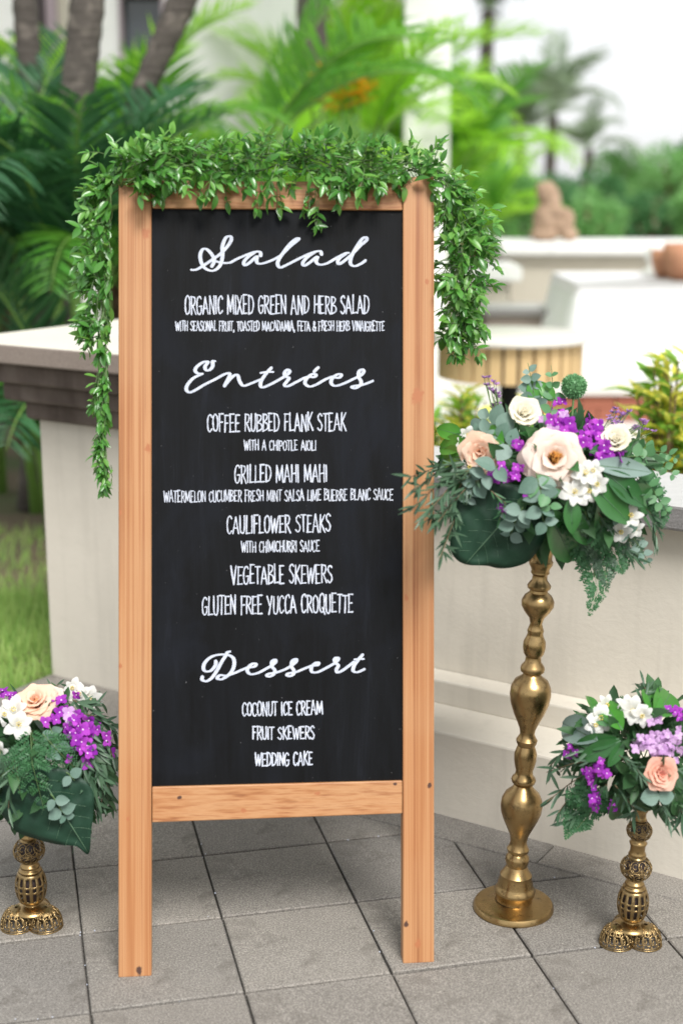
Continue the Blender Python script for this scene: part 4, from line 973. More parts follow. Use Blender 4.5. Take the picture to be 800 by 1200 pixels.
eucalyptus(b1, [(628, 555), (633, 575), (634, 602), (640, 622)], 12, n=4, lift=1.14); eucalyptus(b1, [(620, 560), (640, 580), (646, 598)], 11, 'euca_green', n=3, lift=1.12)
eucalyptus(b1, [(568, 556), (552, 570), (545, 592)], 10, n=4, lift=1.1); eucalyptus(b1, [(612, 594), (602, 615), (588, 648)], 10, n=5, lift=1.12, rnd=.6)
eucalyptus(b1, [(720, 600), (748, 640), (762, 665)], 7, n=5, lift=1.05); eucalyptus(b1, [(586, 545), (574, 552), (560, 560)], 13, n=2, lift=1.12)
eucalyptus(b1, [(725, 535), (765, 535), (792, 560)], 8, 'euca_green', n=6, lift=1.02, rnd=.6, parent_name='round_leaf_sprig'); eucalyptus(b1, [(735, 545), (765, 575), (783, 603)], 8, 'euca_green', n=6, lift=1.02, rnd=.6, parent_name='round_leaf_sprig'); eucalyptus(b1, [(745, 525), (775, 530), (800, 540)], 7, 'euca_green', n=5, lift=1.02, rnd=.6, parent_name='round_leaf_sprig')
for pts in ([(560, 548), (520, 560), (482, 598)], [(560, 552), (525, 572), (492, 612)], [(556, 545), (515, 550), (484, 575)], [(556, 560), (530, 590), (508, 618)], [(545, 560), (520, 600), (500, 610)], [(540, 590), (528, 620), (515, 655)], [(560, 540), (510, 548), (478, 560)]):
    narrow(b1, pts, 26, 30, lift=1.02, fwd=.24)
narrow(b1, [(575, 575), (592, 590), (584, 612)], 15, 16, 'fern', 1.12)
for pts, wpx in (([(668, 598), (690, 650), (700, 690), (690, 722)], 26), ([(685, 600), (705, 650), (712, 690)], 28), ([(715, 590), (735, 630), (748, 655)], 28), ([(700, 605), (720, 650), (730, 672)], 26), ([(745, 560), (770, 590), (775, 620)], 24), ([(660, 600), (676, 640), (690, 668)], 20)):
    fern(b1, pts, wpx, 'fern' if wpx < 28 else 'narrow')
narrow(b1, [(740, 580), (765, 605), (770, 640)], 22, 26, lift=1.02); narrow(b1, [(700, 600), (728, 640), (745, 655)], 22, 26, lift=1.04)
mb = MB(); c_ = b1.at(672, 453, 1.1)[0]; rb = 15.5*b1.k
for i in range(520):
    ph = math.acos(1-2*(i+.5)/520); a = i*2.39996; d = Vector((math.sin(ph)*math.cos(a), math.sin(ph)*math.sin(a), math.cos(ph)))
    leafmesh(.55, .3, .3, 2, .7, mb=mb, Mx=frame(c_+d*rb*.72, (d+rv(.3)), rv(), rb*U(.25, .36)))
core = MB(); core.lathe([(max(.0001, math.sin(t*math.pi/8)*rb*.78), -math.cos(t*math.pi/8)*rb*.78) for t in range(9)], 16, Matrix.Translation(c_)); 
al_ = b1.mesh('allium_ball', mb, M['allium'], label='green ball shaped flower head'); b1.mesh('flower_heart', core, M['allium'], parent=al_)
st = MB(); e_ = b1.at(668, 520, .8)[0]; st.tube([c_-Vector((0, 0, rb*.7)), c_.lerp(e_, .5), e_], .0022, 6); b1.mesh('stem', st, M['stem'], parent=al_)

# ---------------- left low arrangement
def standtop(b_, k, lean): return b_+Vector((math.sin(lean), 0, math.cos(lean)))*(168*k)
lt = standtop(ls_[1], ls_[2], 0); rt_ = standtop(rs_[1], rs_[2], .035)
b2 = Bq('flower_arrangement', 'low flower arrangement with a peach rose and a hanging fern, left of the menu board', (50, 893), ls_[1].y, (.155, .14, .15), lt)
stems(b2, lt); filler(b2, 520, .05)
broad(b2, [(2, 930), (15, 905), (50, 895), (85, 905), (108, 925), (110, 950), (107, 975), (104, 1001), (90, 992), (70, 990), (45, 984), (20, 975), (5, 958), (-6, 940)], (45, 905), (103, 998), b2.c.y-.125, [(.2, 1, 24), (.3, -1, 26), (.5, 1, 26), (.55, -1, 24), (.75, 1, 14)], label='large dark leaf drooping below the flowers', bow=.04)
rose(b2, 42, 822, 23, (-.1, -.55, .85), M['peach'], M['peach'], M['peach_deep'], 'peach rose at the top', .8, 1.02, 5); rose(b2, 62, 815, 13, (.2, -.5, .85), M['blush'], M['blush'], M['peach'], 'blush rose half hidden', .5, .98, 4)
for (x, y, r_) in ((19, 832, 17), (8, 836, 14), (22, 850, 17), (92, 814, 16), (104, 818, 16), (110, 824, 12), (86, 806, 12), (1, 880, 13)): flower5(b2, x, y, r_, (0, -1, .4), M['white'], 'white_flower', lift=1.04)
florets(b2, [(66, 830), (88, 845), (98, 862), (102, 880)], 9.5, 'purple', 44, 22, 1.06); florets(b2, [(78, 832), (86, 855)], 9, 'lilac', 4, 10, 1.1); florets(b2, [(5, 815), (12, 812)], 7, 'purple', 8, 7, 1.02)
fern(b2, [(36, 858), (38, 895), (52, 950)], 34, lift=1.14, npin=12, szk=.62); fern(b2, [(50, 860), (70, 882), (90, 902)], 26, lift=1.12, npin=11, szk=.6); fern(b2, [(30, 868), (20, 900), (24, 930)], 24, lift=1.1, npin=10, szk=.6); fern(b2, [(25, 880), (10, 900), (-8, 920)], 26, 'narrow')
for pts in ([(95, 850), (120, 860), (134, 890)], [(98, 860), (118, 885), (128, 930)], [(100, 870), (115, 900), (120, 945)], [(90, 835), (115, 840), (136, 855)], [(100, 880), (120, 915), (132, 945)], [(85, 820), (105, 830), (120, 822)], [(95, 890), (108, 920), (115, 950)]):
    narrow(b2, pts, 24, 26, lift=1.02, wd=.17)
narrow(b2, [(55, 820), (60, 808), (72, 800)], 18, 8, lift=1.02); narrow(b2, [(20, 880), (12, 920), (10, 950)], 22, 16, lift=1.05)
eucalyptus(b2, [(60, 930), (72, 950), (80, 958)], 9, n=3, lift=1.14, rnd=.55); eucalyptus(b2, [(78, 905), (88, 915)], 8, n=1, lift=1.12)
eucalyptus(b2, [(58, 850), (68, 872), (62, 890)], 8, n=3, lift=1.08, rnd=.5)
# ---------------- right low arrangement
b3 = Bq('flower_arrangement', 'low flower arrangement with a pink rose and lilac blooms, at the right by the wall', (745, 880), rs_[1].y, (.15, .13, .125), rt_)
stems(b3, rt_); filler(b3, 460, .05)
rose(b3, 773, 907, 19, (.1, -1, .25), M['pinkrose'], M['pinkrose'], M['pinkrose_deep'], 'pink rose', .55, 1.08, 5)
for (x, y, r_) in ((741, 832, 17), (752, 838, 14), (702, 842, 16), (708, 826, 12), (733, 826, 12), (697, 850, 12)): flower5(b3, x, y, r_, (0, -1, .35), M['white'], 'white_flower', lift=1.05)
florets(b3, [(768, 842), (775, 860), (752, 868), (745, 868), (770, 885), (792, 860), (790, 885), (757, 885)], 7.5, 'lilac', 40, 11, 1.06); florets(b3, [(787, 832), (798, 840)], 7, 'purple', 8, 5, 1.05)
florets(b3, [(668, 875), (670, 885)], 6, 'purple', 9, 8, 1.02); florets(b3, [(685, 902), (692, 915), (700, 900), (715, 905)], 7, 'purple', 20, 9, 1.05); florets(b3, [(692, 935), (700, 950)], 7, 'purple', 14, 9, 1.08); florets(b3, [(718, 946)], 7, 'purple', 4, 5, 1.1)
for (x0, y0, x1, y1, wd, mt) in ((729, 856, 704, 817, .45, 'ruscus_light'), (765, 838, 759, 803, .5, 'ruscus_light'), (767, 840, 791, 807, .45, 'ruscus_light'), (700, 868, 651, 843, .4, 'silver'), (725, 866, 672, 872, .36, 'ruscus'), (727, 868, 675, 892, .36, 'ruscus'), (730, 870, 712, 900, .4, 'ruscus'), (716, 850, 692, 838, .4, 'euca_green'), (694, 832, 690, 812, .4, 'ruscus_light'), (720, 930, 726, 965, .4, 'darkfol'), (790, 930, 799, 960, .35, 'ruscus')):
    bigleaf(b3, x0, y0, x1, y1, wd, mt, lift=1.1)
bigleaf(b3, 772, 932, 750, 936, .95, 'euca', 'eucalyptus_leaf', lift=1.14, curl=.05, fold=.05); bigleaf(b3, 770, 934, 790, 933, .95, 'euca', 'eucalyptus_leaf', lift=1.14, curl=.05, fold=.05)
for pts in ([(700, 890), (670, 895), (640, 905)], [(695, 900), (665, 920), (640, 940)], [(700, 905), (670, 930), (652, 955)], [(690, 880), (660, 880), (642, 900)], [(710, 920), (680, 950), (665, 965)], [(720, 920), (745, 950), (735, 958)], [(770, 930), (780, 950), (784, 965)], [(785, 920), (797, 945), (800, 965)], [(750, 830), (757, 812), (753, 800)], [(790, 900), (810, 915), (815, 930)]):
    narrow(b3, pts, 22, 20, lift=1.03, wd=.16)
narrow(b3, [(725, 885), (745, 900), (752, 912)], 16, 26, 'narrow', 1.1)
for pts in ([(690, 920), (675, 950), (662, 985)], [(700, 925), (690, 955), (672, 975)]): fern(b3, pts, 22, 'fern')
#SECTION4
# ================================================================ BACKGROUND
# ---- white house with columns beyond the palms
HY = 12.0
house = thing('house', 'white rendered house with columns and dark window behind the palms', 'house', A(300, 205, HY)*1.0)
house.location.z = 0
def hx(px): return A(px, 100, HY).x
mb = MB(); mb.box(hx(80), HY, -.03, hx(146), HY+.3, 5.2); mb.box(hx(192), HY, -.03, hx(395), HY+.3, 5.2); mb.box(hx(146), HY, -.03, hx(192), HY+.3, A(0, 62, HY).z); mb.box(hx(146), HY, A(0, -60, HY).z, hx(192), HY+.3, 5.2); mb.box(-7, HY, -.03, hx(38), HY+.3, 5.2)
obj('wall', mb, M['white_wall'], house)
mb = MB(); z0 = A(0, 62, HY).z; z1 = A(0, -60, HY).z; mb.box(hx(146), HY+.12, z0, hx(192), HY+.15, z1); wn = obj('window', mb, M['glass'], house)
fr = MB(); fr.box(hx(143), HY-.05, z0-.06, hx(195), HY+.0, z0+.0); fr.box(hx(143), HY-.05, z0, hx(146.5), HY+.1, z1); fr.box(hx(191.5), HY-.05, z0, hx(195), HY+.1, z1); fr.box(hx(146), HY-.06, A(0, -4, HY).z, hx(192), HY+.11, A(0, -10, HY).z)
obj('window_frame', fr, M['trim'], house)
mb = MB(); mb.box(hx(40), HY+.05, -.03, hx(60), HY+.2, 5.2); obj('shutter', mb, M['darkframe'], house)
mb = MB(); mb.box(hx(60), HY-.08, -.03, hx(72), HY+.2, 5.2); obj('door_jamb', mb, M['trim'], house)
mb = MB(); mb.box(hx(72), HY-.02, -.03, hx(86), HY+.1, 5.2); obj('pilaster', mb, M['beige_wall'], house)
mb = MB(); mb.box(hx(398), HY+.1, -.03, hx(470), HY+.4, 5.2); obj('terrace_wall', mb, M['beige_wall'], house)
for a, b_ in ((466, 515),):
    mb = MB(); mb.box(hx(a), HY-1.2, -.03, hx(b_), HY-.8, 5.2); mb.box(hx(a)-.05, HY-1.25, -.03, hx(b_)+.05, HY-.75, .25); obj('column', mb, M['white_wall'], house, bevel=.01)
mb = MB(); mb.box(-7.2, HY-.1, 5.2, hx(400), HY+6, 5.45); obj('roof', mb, M['white_wall'], house)

# ---- palms
def frondmesh(Lf, arch, nl, ll, mt, vee=.5, droop=.25, seed=0, w_=.075):
    """frond: rachis from origin rising along +Z/+Y and arching over towards +Y"""
    random.seed(seed); mb = MB(); pts = []; p = Vector((0, 0, 0)); n = 16; el = R(80)
    for i in range(n+1):
        pts.append(p.copy()); el -= arch/n*(.4+1.2*i/n); p = p+Vector((0, math.cos(el), math.sin(el)))*(Lf/n)
    mb.tube(pts, [.012*(1-.85*i/n)*Lf**.5 for i in range(n+1)], 5, mi=1)
    for i in range(nl):
        t = .16+.83*i/nl; k = t*n; a = int(k); c_ = pts[a].lerp(pts[min(a+1, n)], k-a); d = (pts[min(a+1, n)]-pts[max(a-1, 0)]).normalized(); up = Vector((1, 0, 0)).cross(d)
        for sg in (-1, 1):
            ld = (Vector((sg, 0, 0))*.9+up*vee*U(.6, 1.2)+d*U(.55, .85)+rv(.1)).normalized(); L_ = ll*math.sin(math.pi*(t*.86+.1))**.6*U(.85, 1.1)
            Mx = frame(c_, ld, up-Vector((0, 0, 0)), L_); q = leafmesh(w_, .3, droop*U(.5, 1.5), 4, .7); mb.add([Mx @ Vector(v) for v in q.v], q.f)
    return mb.mesh('frond', [M[mt], M['rib']], None, True)
FR_ = {mt: [frondmesh(2.0, R(a), 42, .52, mt, v, dr, s_) for (a, v, dr, s_) in ((80, .5, .25, 1), (105, .4, .35, 2), (60, .6, .2, 3), (125, .3, .4, 4))] for mt in ('palm_lime', 'palm', 'palm_dark', 'palm_far')}
random.seed(11)
def frondat(parent, pos, az, tilt, s_, me):
    o = link('frond', me, parent); o.matrix_local = Matrix.Translation(pos-wloc(parent)) @ Matrix.Rotation(az, 4, 'Z') @ Matrix.Rotation(tilt, 4, 'X') @ Matrix.Scale(s_, 4); return o
def clump(label, px, y, n, s_, mt, h0=.3, spread=.25, name='areca_palm', azs=None, z=-.03, group='leafy palms in the garden', mt2=None):
    b_ = A(px, 300, y); b_.z = z; th = thing(name, label, 'palm', b_, group)
    ns = max(2, n//5); mb_list = []
    for k in range(ns):
        q = b_+Vector((U(-spread, spread), U(-spread, spread), 0)); mb = MB(); tp = q+Vector((U(-.1, .1), U(-.1, .1), h0*U(.8, 1.2))); mb.tube([q, tp], [.035, .025], 7); obj('trunk', mb, M['rib'], th, True); mb_list.append(tp)
    for k in range(n):
        tp = mb_list[k % ns]; az = (azs[k % len(azs)] if azs else 2*math.pi*k/n)+U(-.35, .35)
        frondat(th, tp+Vector((0, 0, -.08)), az, R(U(-28, 8)), s_*U(.8, 1.15), random.choice(FR_[mt2 if mt2 and k % 3 == 0 else mt]))
    return th
def palmtree(label, pts, r0, r1, crown, mt, s_, n=13, bk='bark', name='palm_tree', group='tall palms'):
    b_ = Vector(pts[0]); th = thing(name, label, 'palm', (b_.x, b_.y, 0), group); mb = MB(); P = [Vector(p) for p in pts]; cur = []; rr = []
    for i in range(len(P)-1):
        for k in range(10): cur.append(P[i].lerp(P[i+1], k/10))
    cur.append(P[-1]); n_ = len(cur); rr = [r0+(r1-r0)*i/n_+.006*(i % 2) for i in range(n_)]
    mb.tube(cur, rr, 12); obj('trunk', mb, M[bk], th, True)
    if crown:
        for k in range(n): frondat(th, P[-1], 2*math.pi*k/n+U(-.2, .2), R(U(-50, 25)), s_*U(.85, 1.1), random.choice(FR_[mt]))
    return th
# three leaning grey trunks at upper left
def T3(label, lo, hi, y, wlo, whi, top=8.5):
    a = A(*lo, y); b_ = A(*hi, y); d = (b_-a)/(b_.z-a.z); dep = (a-CP).dot(F_)
    palmtree(label, [a-d*(a.z+.03), a, b_, b_+d*(top-b_.z)], wlo*dep/1667*.5*.92, whi*dep/1667*.5*.92, True, 'palm', 1.3, 8)
T3('leftmost grey palm trunk at the upper left, dark and upright', (37, 105), (29, 0), 7.2, 30, 29)
T3('thickest grey palm trunk, mottled, between two others at the upper left', (90, 120), (103, 0), 6.8, 42, 42)
T3('slender palm trunk leaning steeply to the right above the board corner', (165, 112), (214, 0), 7.0, 20, 44)
T3('brown palm trunk in front of the white house wall above the board', (365, 130), (366, 0), 10.5, 36, 42)
# leafy palms
clump('dark green palm with long arching fronds at the far left edge', 10, 7.0, 14, 0.70, 'palm_dark', 0.90, 0.3)
clump('dark palm clump in front of the grey trunks at left', 92, 6.2, 16, .66, 'palm_dark', 1.0, .22)
clump('small green palm covering the foot of the leaning trunk', 150, 6.4, 12, .5, 'palm', 1.15, .12)
clump('deep green palm low behind the pier, at the left', 60, 5.9, 10, .62, 'palm_dark', .3, .2, mt2='palm')
clump('shaded palm standing behind the garland left end', 150, 8.3, 14, 0.80, 'palm', 0.80, 0.3, mt2='palm')
clump('bright palm with fine upright fronds between the trunks', 160, 9.2, 12, 0.75, 'palm_lime', 1.34, 0.25, mt2='palm')
clump('green palm fanning out above the board left half', 255, 8.6, 14, 0.80, 'palm', 0.89, 0.35, mt2='palm_lime')
clump('lime green palm filling the area over the board centre', 330, 9.0, 14, 0.80, 'palm_lime', 0.94, 0.3, mt2='palm')
clump('bright lime palm arching beside the white column', 415, 11.5, 15, .95, 'palm_lime', 1.45, .15)
clump('lime green palm right of the white column', 520, 11.6, 14, .72, 'palm_lime', 1.4, .2, mt2='palm')
clump('palm with drooping lime fronds near the garland right end', 560, 15.5, 12, 0.80, 'palm_lime', 0.90, 0.2, mt2='palm')
clump('low green palm beneath the board top, behind the board', 300, 7.5, 10, 0.70, 'palm', 0.77, 0.3)
# long signature fronds
for lab, px, py, y, az, tl, s_, mt in (('single long lime frond arching over the board towards the column', 300, 190, 7.8, R(-90), R(-10), .72, 'palm'), ('single frond sweeping right over the garland corner', 430, 190, 8.0, R(-80), R(-5), .5, 'palm_lime')):
    q = A(px, py, y); th = thing('young_palm', lab, 'palm', (q.x, q.y, -.03), 'leafy palms in the garden'); mb = MB(); mb.tube([(q.x, q.y, -.03), q], [.03, .02], 7); obj('trunk', mb, M['rib'], th, True)
    for k in range(4): frondat(th, q, az+(k-1.5)*.5, tl+U(-.3, .1), s_, FR_[mt][k])
# far palms at the right
def far(label, px, py, y, s_, mt, n=15):
    q = A(px, py, y); palmtree(label, [(q.x-.2, q.y, -.03), (q.x-.05, q.y, q.z*.5), q], .16, .11, True, mt, s_, n, group='distant palms')
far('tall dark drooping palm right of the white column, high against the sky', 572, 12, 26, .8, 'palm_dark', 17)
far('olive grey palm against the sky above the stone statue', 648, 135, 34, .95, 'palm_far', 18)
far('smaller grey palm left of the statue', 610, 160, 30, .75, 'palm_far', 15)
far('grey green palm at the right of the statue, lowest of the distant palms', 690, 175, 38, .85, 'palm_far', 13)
# ---- broadleaf trees behind
TL = {}
def tree(label, px, ytop, wpx, y, mt, n=1500, seed=0, group='trees on the far side'):
    random.seed(seed); k = y/1667; tp = A(px, ytop, y); b_ = Vector((tp.x, y, -.03)); th = thing('tree', label, 'tree', b_, group)
    Rw = wpx*k/2; Hc = min(tp.z*.86, Rw*1.9); cz = tp.z-Hc*.5
    mb = MB(); mb.tube([b_, b_+Vector((.1, 0, cz*.5)), b_+Vector((0, 0, cz))], [.16, .12, .08], 8)
    cl = []
    for i in range(16):
        d = rv().normalized(); c_ = Vector((b_.x+d.x*Rw*.72, b_.y+d.y*Rw*.6, cz+d.z*Hc*.36)); cl.append((c_, Rw*U(.28, .45)))
        mb.tube([b_+Vector((0, 0, cz*.7)), c_], [.06, .02], 5)
    obj('trunk', mb, M['bark_brown'], th, True)
    lf = MB(); ls = .055*Rw**.5*1.6
    for i in range(n):
        c_, r_ = random.choice(cl); d = Vector((random.gauss(0, 1), random.gauss(0, 1), random.gauss(0, 1))).normalized(); p = c_+d*r_*U(.6, 1.05)
        Mx = frame(p, (d+rv(.8)), rv(), ls*U(.7, 1.5)); lf.add([Mx @ Vector(v) for v in ((0, 0, 0), (.35, .5, .08), (0, 1, -.05), (-.35, .5, .08))], [(0, 1, 2, 3)])
    obj('crown', lf, M[mt], th)
tree('rounded green tree at the far right edge of the view', 790, 166, 110, 34, 'tree_far', 4500, 3)
tree('green tree left of the far right one, behind the parapet', 735, 172, 90, 38, 'tree_far', 4000, 4)
tree('darker tree low behind the parapet between statue and bowls', 700, 200, 80, 30, 'tree_far2', 3500, 5)
tree('dense green tree behind the statue', 640, 205, 100, 25, 'tree_far2', 3500, 6)
tree('green tree seen just right of the garland', 585, 190, 110, 20, 'tree_far', 3500, 7)
tree('bright green tree behind the board right corner', 530, 150, 120, 18, 'tree_far', 3500, 8)
tree('tree past the frame edge beyond the right parapet', 850, 150, 130, 36, 'tree_far2', 3500, 9)
tree('tall shade tree behind the house wall gap at upper right of board', 560, 120, 90, 24, 'tree_far', 3500, 10)
for i, (px, yt, wd, y, mt, lab) in enumerate(((-40, 40, 240, 9.6, 'tree_far2', 'dark leafy tree outside the left edge behind the palms'), (20, 130, 200, 8.6, 'tree_far2', 'dark shrubby tree behind the leftmost palm trunk'), (120, 130, 170, 9.0, 'tree_far2', 'dark bush mass behind the grey palm trunks'), (230, 140, 150, 10.2, 'tree_far', 'green bush behind the board, left of centre'), (400, 150, 150, 10.3, 'tree_far', 'green bush behind the board, right of centre'))):
    tree(lab, px, yt, wd, y, mt, 2600, 30+i, 'bushes in the garden')
tree('low green tree right of the statue, touching the parapet cap', 690, 222, 90, 20, 'tree_far', 2600, 61)
tree('low green tree behind the white vase and bowls', 765, 226, 90, 21, 'tree_far2', 2600, 62)
tree('low green tree just past the bowls at the right edge', 830, 218, 90, 20, 'tree_far', 2600, 63)
random.seed(5)
# ---- orange flowering plant
q = A(402, 118, 8.2); th = thing('heliconia_plant', 'plant with orange flower bracts glowing among the palm fronds', 'plant', (q.x, q.y, -.03)); mb = MB()
for k in range(7):
    p = q+Vector((U(-.18, .18), U(-.1, .1), U(-.08, .06))); mb.tube([(q.x+U(-.1, .1), q.y, -.03), p], .008, 5)
obj('stems', mb, M['rib'], th, True)
for k in range(9):
    mb = MB(); p = q+Vector((U(-.17, .17), U(-.15, .05), U(-.07, .07)))
    for j in range(4): leafmesh(.4, .4, .1, 4, .8, mb=mb, Mx=frame(p+Vector((0, 0, j*.03)), Vector(((-1)**j, -.2, .5)), (0, 0, 1), .11))
    obj('flower_bract', mb, M['orange'], th, True)
mb = MB()
for k in range(14): leafmesh(.3, .2, .4, 6, .8, mb=mb, Mx=frame((q.x+U(-.15, .15), q.y, U(.2, .9)), Vector((U(-1, 1), U(-1, 1), U(.5, 1.2))), (0, 0, 1), U(.4, .8)))
obj('foliage', mb, M['palm'], th, True)

# ---- yellow croton shrubs behind the low wall
def croton(label, px, ytop, y, wpx, n, seed):
    random.seed(seed); tp = A(px, ytop, y); b_ = Vector((tp.x, y, -.02)); th = thing('croton_shrub', label, 'shrub', b_, 'yellow leaved shrubs behind the wall'); k = y/1667; mbs = MB(); lf = MB()
    for s_ in range(n):
        a = U(0, 6.3); r_ = wpx*k*.5*U(.1, 1); e = Vector((b_.x+math.cos(a)*r_, b_.y+math.sin(a)*r_*.7, tp.z*U(.68, 1.0))); m_ = Vector((b_.x+math.cos(a)*r_*.5, b_.y+math.sin(a)*r_*.4, e.z*.6))
        mbs.tube([b_, m_, e], [.008, .006, .003], 5)
        for j in range(26):
            p = m_.lerp(e, U(-.1, 1.05)); aa = j*2.4; d = Vector((math.cos(aa), math.sin(aa), U(.2, 1.3))).normalized()
            leafmesh(.24, .25, U(0, .5), 4, .8, mb=lf, Mx=frame(p, d, Vector((0, 0, 1))+rv(.5), U(.06, .12)), mi=0 if random.random() < .5 else 1)
    obj('stems', mbs, M['bark_brown'], th); obj('foliage', lf, [M['croton_y'], M['croton_g']], th, True)
croton('yellow and green croton shrub over the wall at the right edge', 785, 418, 4.55, 95, 26, 1)
croton('yellow green croton shrub seen left of the big flower arrangement', 548, 462, 5.2, 100, 26, 2)
croton('yellow croton shrub hidden partly behind the big arrangement', 625, 480, 4.9, 90, 18, 3)

# ---- round slatted table on the patio
ty = 7.4; tc = A(598, 391, ty); rt = 95*((tc-CP).dot(F_))/1667
th = thing('slatted_round_table', 'round pale topped table with timber slat sides on the patio', 'table', (tc.x, ty, -.01))
mb = MB(); mb.lathe([(.001, tc.z-.03), (rt-.01, tc.z-.03), (rt, tc.z-.022), (rt, tc.z-.006), (rt-.008, tc.z), (.001, tc.z)], 64, Matrix.Translation((tc.x, ty, 0))); obj('table_top', mb, M['tabletop'], th, True)
me = None; ns = 30; rs2 = rt*.86
for k in range(ns):
    a = 2*math.pi*k/ns; mb = MB(); Mx = Matrix.Translation((tc.x+math.cos(a)*rs2, ty+math.sin(a)*rs2, 0)) @ Matrix.Rotation(a, 4, 'Z')
    if me is None: mb.box(-.012, -.031, 0, .012, .031, .19); me = mb.mesh('slat', M['slat'], None)
    o = link('slat', me, th); o.matrix_local = Matrix.Translation(-wloc(th)) @ Mx @ Matrix.Translation((0, 0, tc.z-.22))
mb = MB(); mb.lathe([(rs2-.03, tc.z-.21), (rs2-.014, tc.z-.21), (rs2-.014, tc.z-.05), (rs2-.03, tc.z-.05)], 48, Matrix.Translation((tc.x, ty, 0))); obj('hoop', mb, M['darkframe'], th, True)
mb = MB(); mb.lathe([(.16, -.01), (.16, .03), (.05, .04), (.05, tc.z-.03)], 24, Matrix.Translation((tc.x, ty, 0))); obj('leg', mb, M['darkmetal'], th, True)

# ---- parapet with statue
PY = 13.5
def px_(px, y=PY): return A(px, 300, y).x
cz = A(0, 284, PY).z
th = thing('parapet_wall', 'grey stone parapet with pale flat cap carrying the statue, beyond the patio', 'wall', (px_(680), PY, 0))
mb = MB(); mb.box(px_(600), PY+.1, -.03, px_(1000), PY+.8, cz-.1); obj('wall_face', mb, M['beige_wall'], th)
mb = MB(); mb.box(px_(586), PY, cz-.12, px_(1000), PY+.95, cz); obj('cap', mb, M['white_wall'], th, bevel=.02)
mb = MB(); mb.box(px_(590), PY+.06, cz-.2, px_(1000), PY+.85, cz-.13); obj('cap_moulding', mb, M['beige_wall'], th, bevel=.02)
LY = 12.4; cz2 = A(0, 312, LY).z
th = thing('low_parapet', 'lower stepped parapet block with pale cap, just right of the garland', 'wall', (A(560, 300, LY).x, LY, 0))
mb = MB(); mb.box(A(480, 300, LY).x, LY+.1, -.03, A(598, 300, LY).x, LY+.7, cz2-.12); obj('wall_face', mb, M['beige_wall'], th)
mb = MB(); mb.box(A(470, 300, LY).x, LY, cz2-.13, A(612, 300, LY).x, LY+.8, cz2); obj('cap', mb, M['white_wall'], th, bevel=.02)
th = thing('stone_step', 'pale stone step with a dark gap, at the foot of the parapet', 'step', (A(620, 380, 11.9).x, 11.9, 0))
for q, (x0, x1, y_, zt) in enumerate(((570, 665, 12.0, .50), (560, 690, 11.6, .28))):
    mb = MB(); mb.box(A(x0, 380, y_).x, y_, -.03, A(x1, 380, y_).x, y_+.5, zt-.06); obj('riser', mb, M['beige_wall'] if q else M['cap_stone'], th); mb = MB(); mb.box(A(x0, 380, y_).x-.03, y_-.05, zt-.055, A(x1, 380, y_).x+.03, y_+.5, zt); obj('tread', mb, M['white_wall'] if q else M['coping'], th)
# statue: seated figure with knees drawn up, facing right
sb = A(646, 283, PY+.3); sb.z = cz; kk = (PY)/1667
def blob(mb, c_, r_, n=12, jit=.06, sd=0):
    vs = []; fs = []
    for i in range(n+1):
        ph = math.pi*i/n
        for j in range(n*2):
            a = math.pi*j/n; d = Vector((math.sin(ph)*math.cos(a), math.sin(ph)*math.sin(a), math.cos(ph)))
            f = 1+jit*noise.noise(d*2.2+Vector((sd, 0, 0)))*2; vs.append((c_[0]+d.x*r_[0]*f, c_[1]+d.y*r_[1]*f, c_[2]+d.z*r_[2]*f))
    w2 = n*2
    for i in range(n):
        for j in range(w2): fs.append((i*w2+j, (i+1)*w2+j, (i+1)*w2+(j+1) % w2, i*w2+(j+1) % w2))
    mb.add(vs, fs)
mb = MB(); s_ = kk
def sp(x, z, y=0): return (sb.x+x*s_, sb.y+y*s_, sb.z+z*s_)
for c_, r_, q in ((sp(-6, 24), (17, 15, 24), 0), (sp(-7, 55), (13, 12, 14), 1), (sp(-2, 44), (12, 12, 12), 2), (sp(8, 20), (13, 15, 14), 3), (sp(16, 24, -7), (9, 7, 14), 4), (sp(16, 24, 7), (9, 7, 14), 5), (sp(20, 8, -7), (10, 7, 8), 6), (sp(20, 8, 7), (10, 7, 8), 7), (sp(-8, 8), (18, 16, 9), 8), (sp(4, 34, -11), (12, 5, 7), 9), (sp(4, 34, 11), (12, 5, 7), 10), (sp(4, 53), (5, 5, 4), 11), (sp(-16, 62, -6), (4, 3, 5), 12), (sp(-16, 62, 6), (4, 3, 5), 13)):
    blob(mb, c_, [v*s_ for v in r_], 10, .07, q)
st_o = obj('stone_statue', mb, M['statue'], None, True); me = st_o.data
rm = st_o.modifiers.new('merge', 'REMESH'); rm.mode = 'VOXEL'; rm.voxel_size = .012; rm.use_smooth_shade = True
tag(st_o, 'brown carved stone statue of a seated crouching figure on the parapet cap', 'statue')

# ---- long table with white cloth, bowls
TY = 10.9; tz = A(0, 331, TY).z; xl = A(676, 331, TY).x; xr = xl+2.4
th = thing('long_table', 'long table hidden under the white cloth on the patio', 'table', ((xl+xr)/2, TY+.5, -.01))
mb = MB(); mb.box(xl+.03, TY+.03, tz-.04, xr-.03, TY+1.2, tz-.006); obj('table_top', mb, M['slat'], th)
for a in (xl+.15, xr-.15):
    for b_ in (TY+.15, TY+1.05): mb = MB(); mb.box(a-.02, b_-.02, -.012, a+.02, b_+.02, tz-.041); obj('leg', mb, M['darkmetal'], th)
mb = MB(); rings = []
outl = []
nx, ny = 60, 30
for i in range(nx): outl.append((xl+(xr-xl)*i/nx, TY, 0, -1))
for i in range(ny): outl.append((xr, TY+1.23*i/ny, 1, 0))
for i in range(nx): outl.append((xr-(xr-xl)*i/nx, TY+1.23, 0, 1))
for i in range(ny): outl.append((xl, TY+1.23-1.23*i/ny, -1, 0))
n_ = len(outl); vs = []
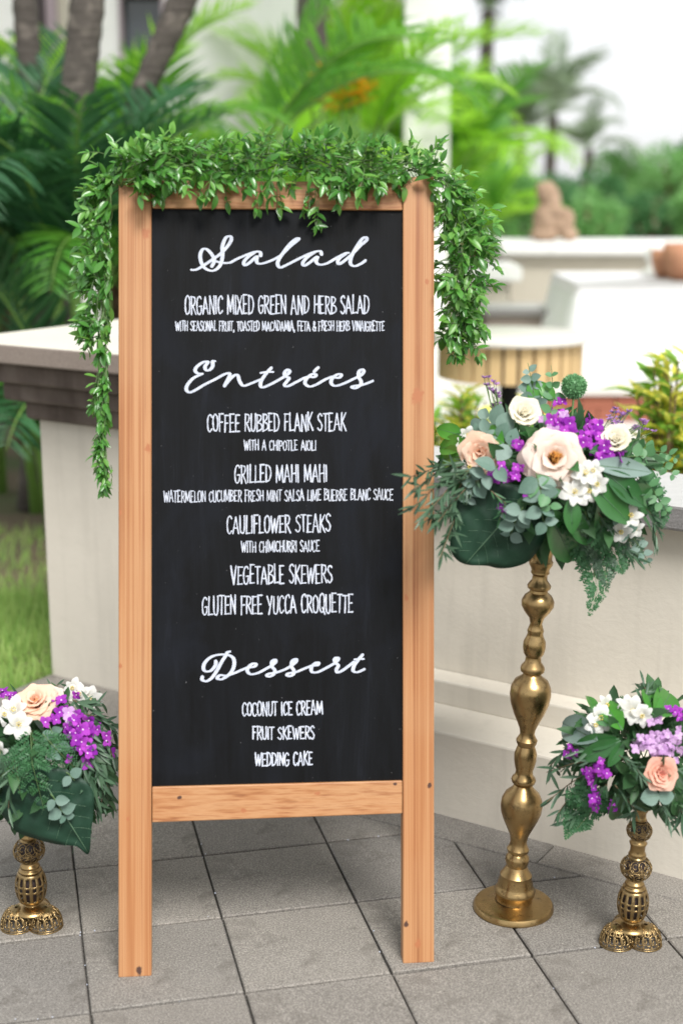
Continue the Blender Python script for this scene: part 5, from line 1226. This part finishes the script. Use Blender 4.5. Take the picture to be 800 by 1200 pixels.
for lev in range(7):
    t = lev/6
    for i, (x, y, nx_, ny_) in enumerate(outl):
        o_ = .01+(.09*t if nx_ != -1 else .16*t)+.02*t*math.sin(i*.55)+.012*t*math.sin(i*1.37); z = tz-(0 if lev == 0 else (tz-.02)*t)
        vs.append((x+nx_*o_, y+ny_*o_, z))
fs = [(l_*n_+i, l_*n_+(i+1) % n_, (l_+1)*n_+(i+1) % n_, (l_+1)*n_+i) for l_ in range(6) for i in range(n_)]; fs.append(tuple(range(n_)))
mb.add(vs, fs); o = obj('tablecloth', mb, M['cloth'], None, True); tag(o, 'white cloth draped to the floor over the long table', 'tablecloth')
def pot(label, px, py, y, rpx, hpx, mt, tiltx=0, name='terracotta_bowl'):
    b_ = A(px, py, y); b_.z = tz; k = y/1667; r_ = rpx*k; h = hpx*k; mb = MB()
    mb.lathe([(.001, 0), (r_*.55, 0), (r_*.8, h*.25), (r_*.98, h*.65), (r_, h), (r_*.93, h), (r_*.88, h*.6), (r_*.6, h*.12), (.001, h*.08)], 40, Matrix.Translation(b_) @ Matrix.Rotation(tiltx, 4, 'Y')); o = obj(name, mb, M[mt], None, True); tag(o, label, 'bowl')
pot('terracotta bowl with upright sides on the white cloth, further back', 780, 310, TY+.55, 18, 32, 'terra')
pot('larger terracotta bowl nearest the front edge of the white cloth', 800, 325, TY+.25, 25, 42, 'terra')
b_ = A(768, 285, TY+.9); b_.z = tz; mb = MB(); blob(mb, (b_.x, b_.y, b_.z+.17), (.08, .08, .1), 10); mb.lathe([(.09, 0), (.1, .03), (.05, .07), (.05, .1)], 24, Matrix.Translation(b_)); o = obj('white_vase', mb, M['white_wall'], None, True); tag(o, 'small round white vase beside the terracotta bowls', 'vase')
# ---- brick edging
th = thing('brick_edging', 'low red brick edging with pale stone top across the patio', 'edging', (A(700, 470, 9.4).x, 9.4, 0)); yb = 9.3
mb0 = MB(); mb0.box(-.11, 0, 0, .11, .1, .085); me = mb0.mesh('brick', M['brick'], None)
x = A(640, 470, yb).x
for k in range(16):
    o = link('brick', me, th); o.location = Vector((x+.228*k, yb, -.012))-wloc(th)
    o2 = link('brick', me, th); o2.location = Vector((x+.114+.228*k, yb+.003, .078))-wloc(th)
mb = MB(); mb.box(x-.15, yb-.03, .168, x+3.7, yb+.6, .21); obj('stone_top', mb, M['patio'], th)
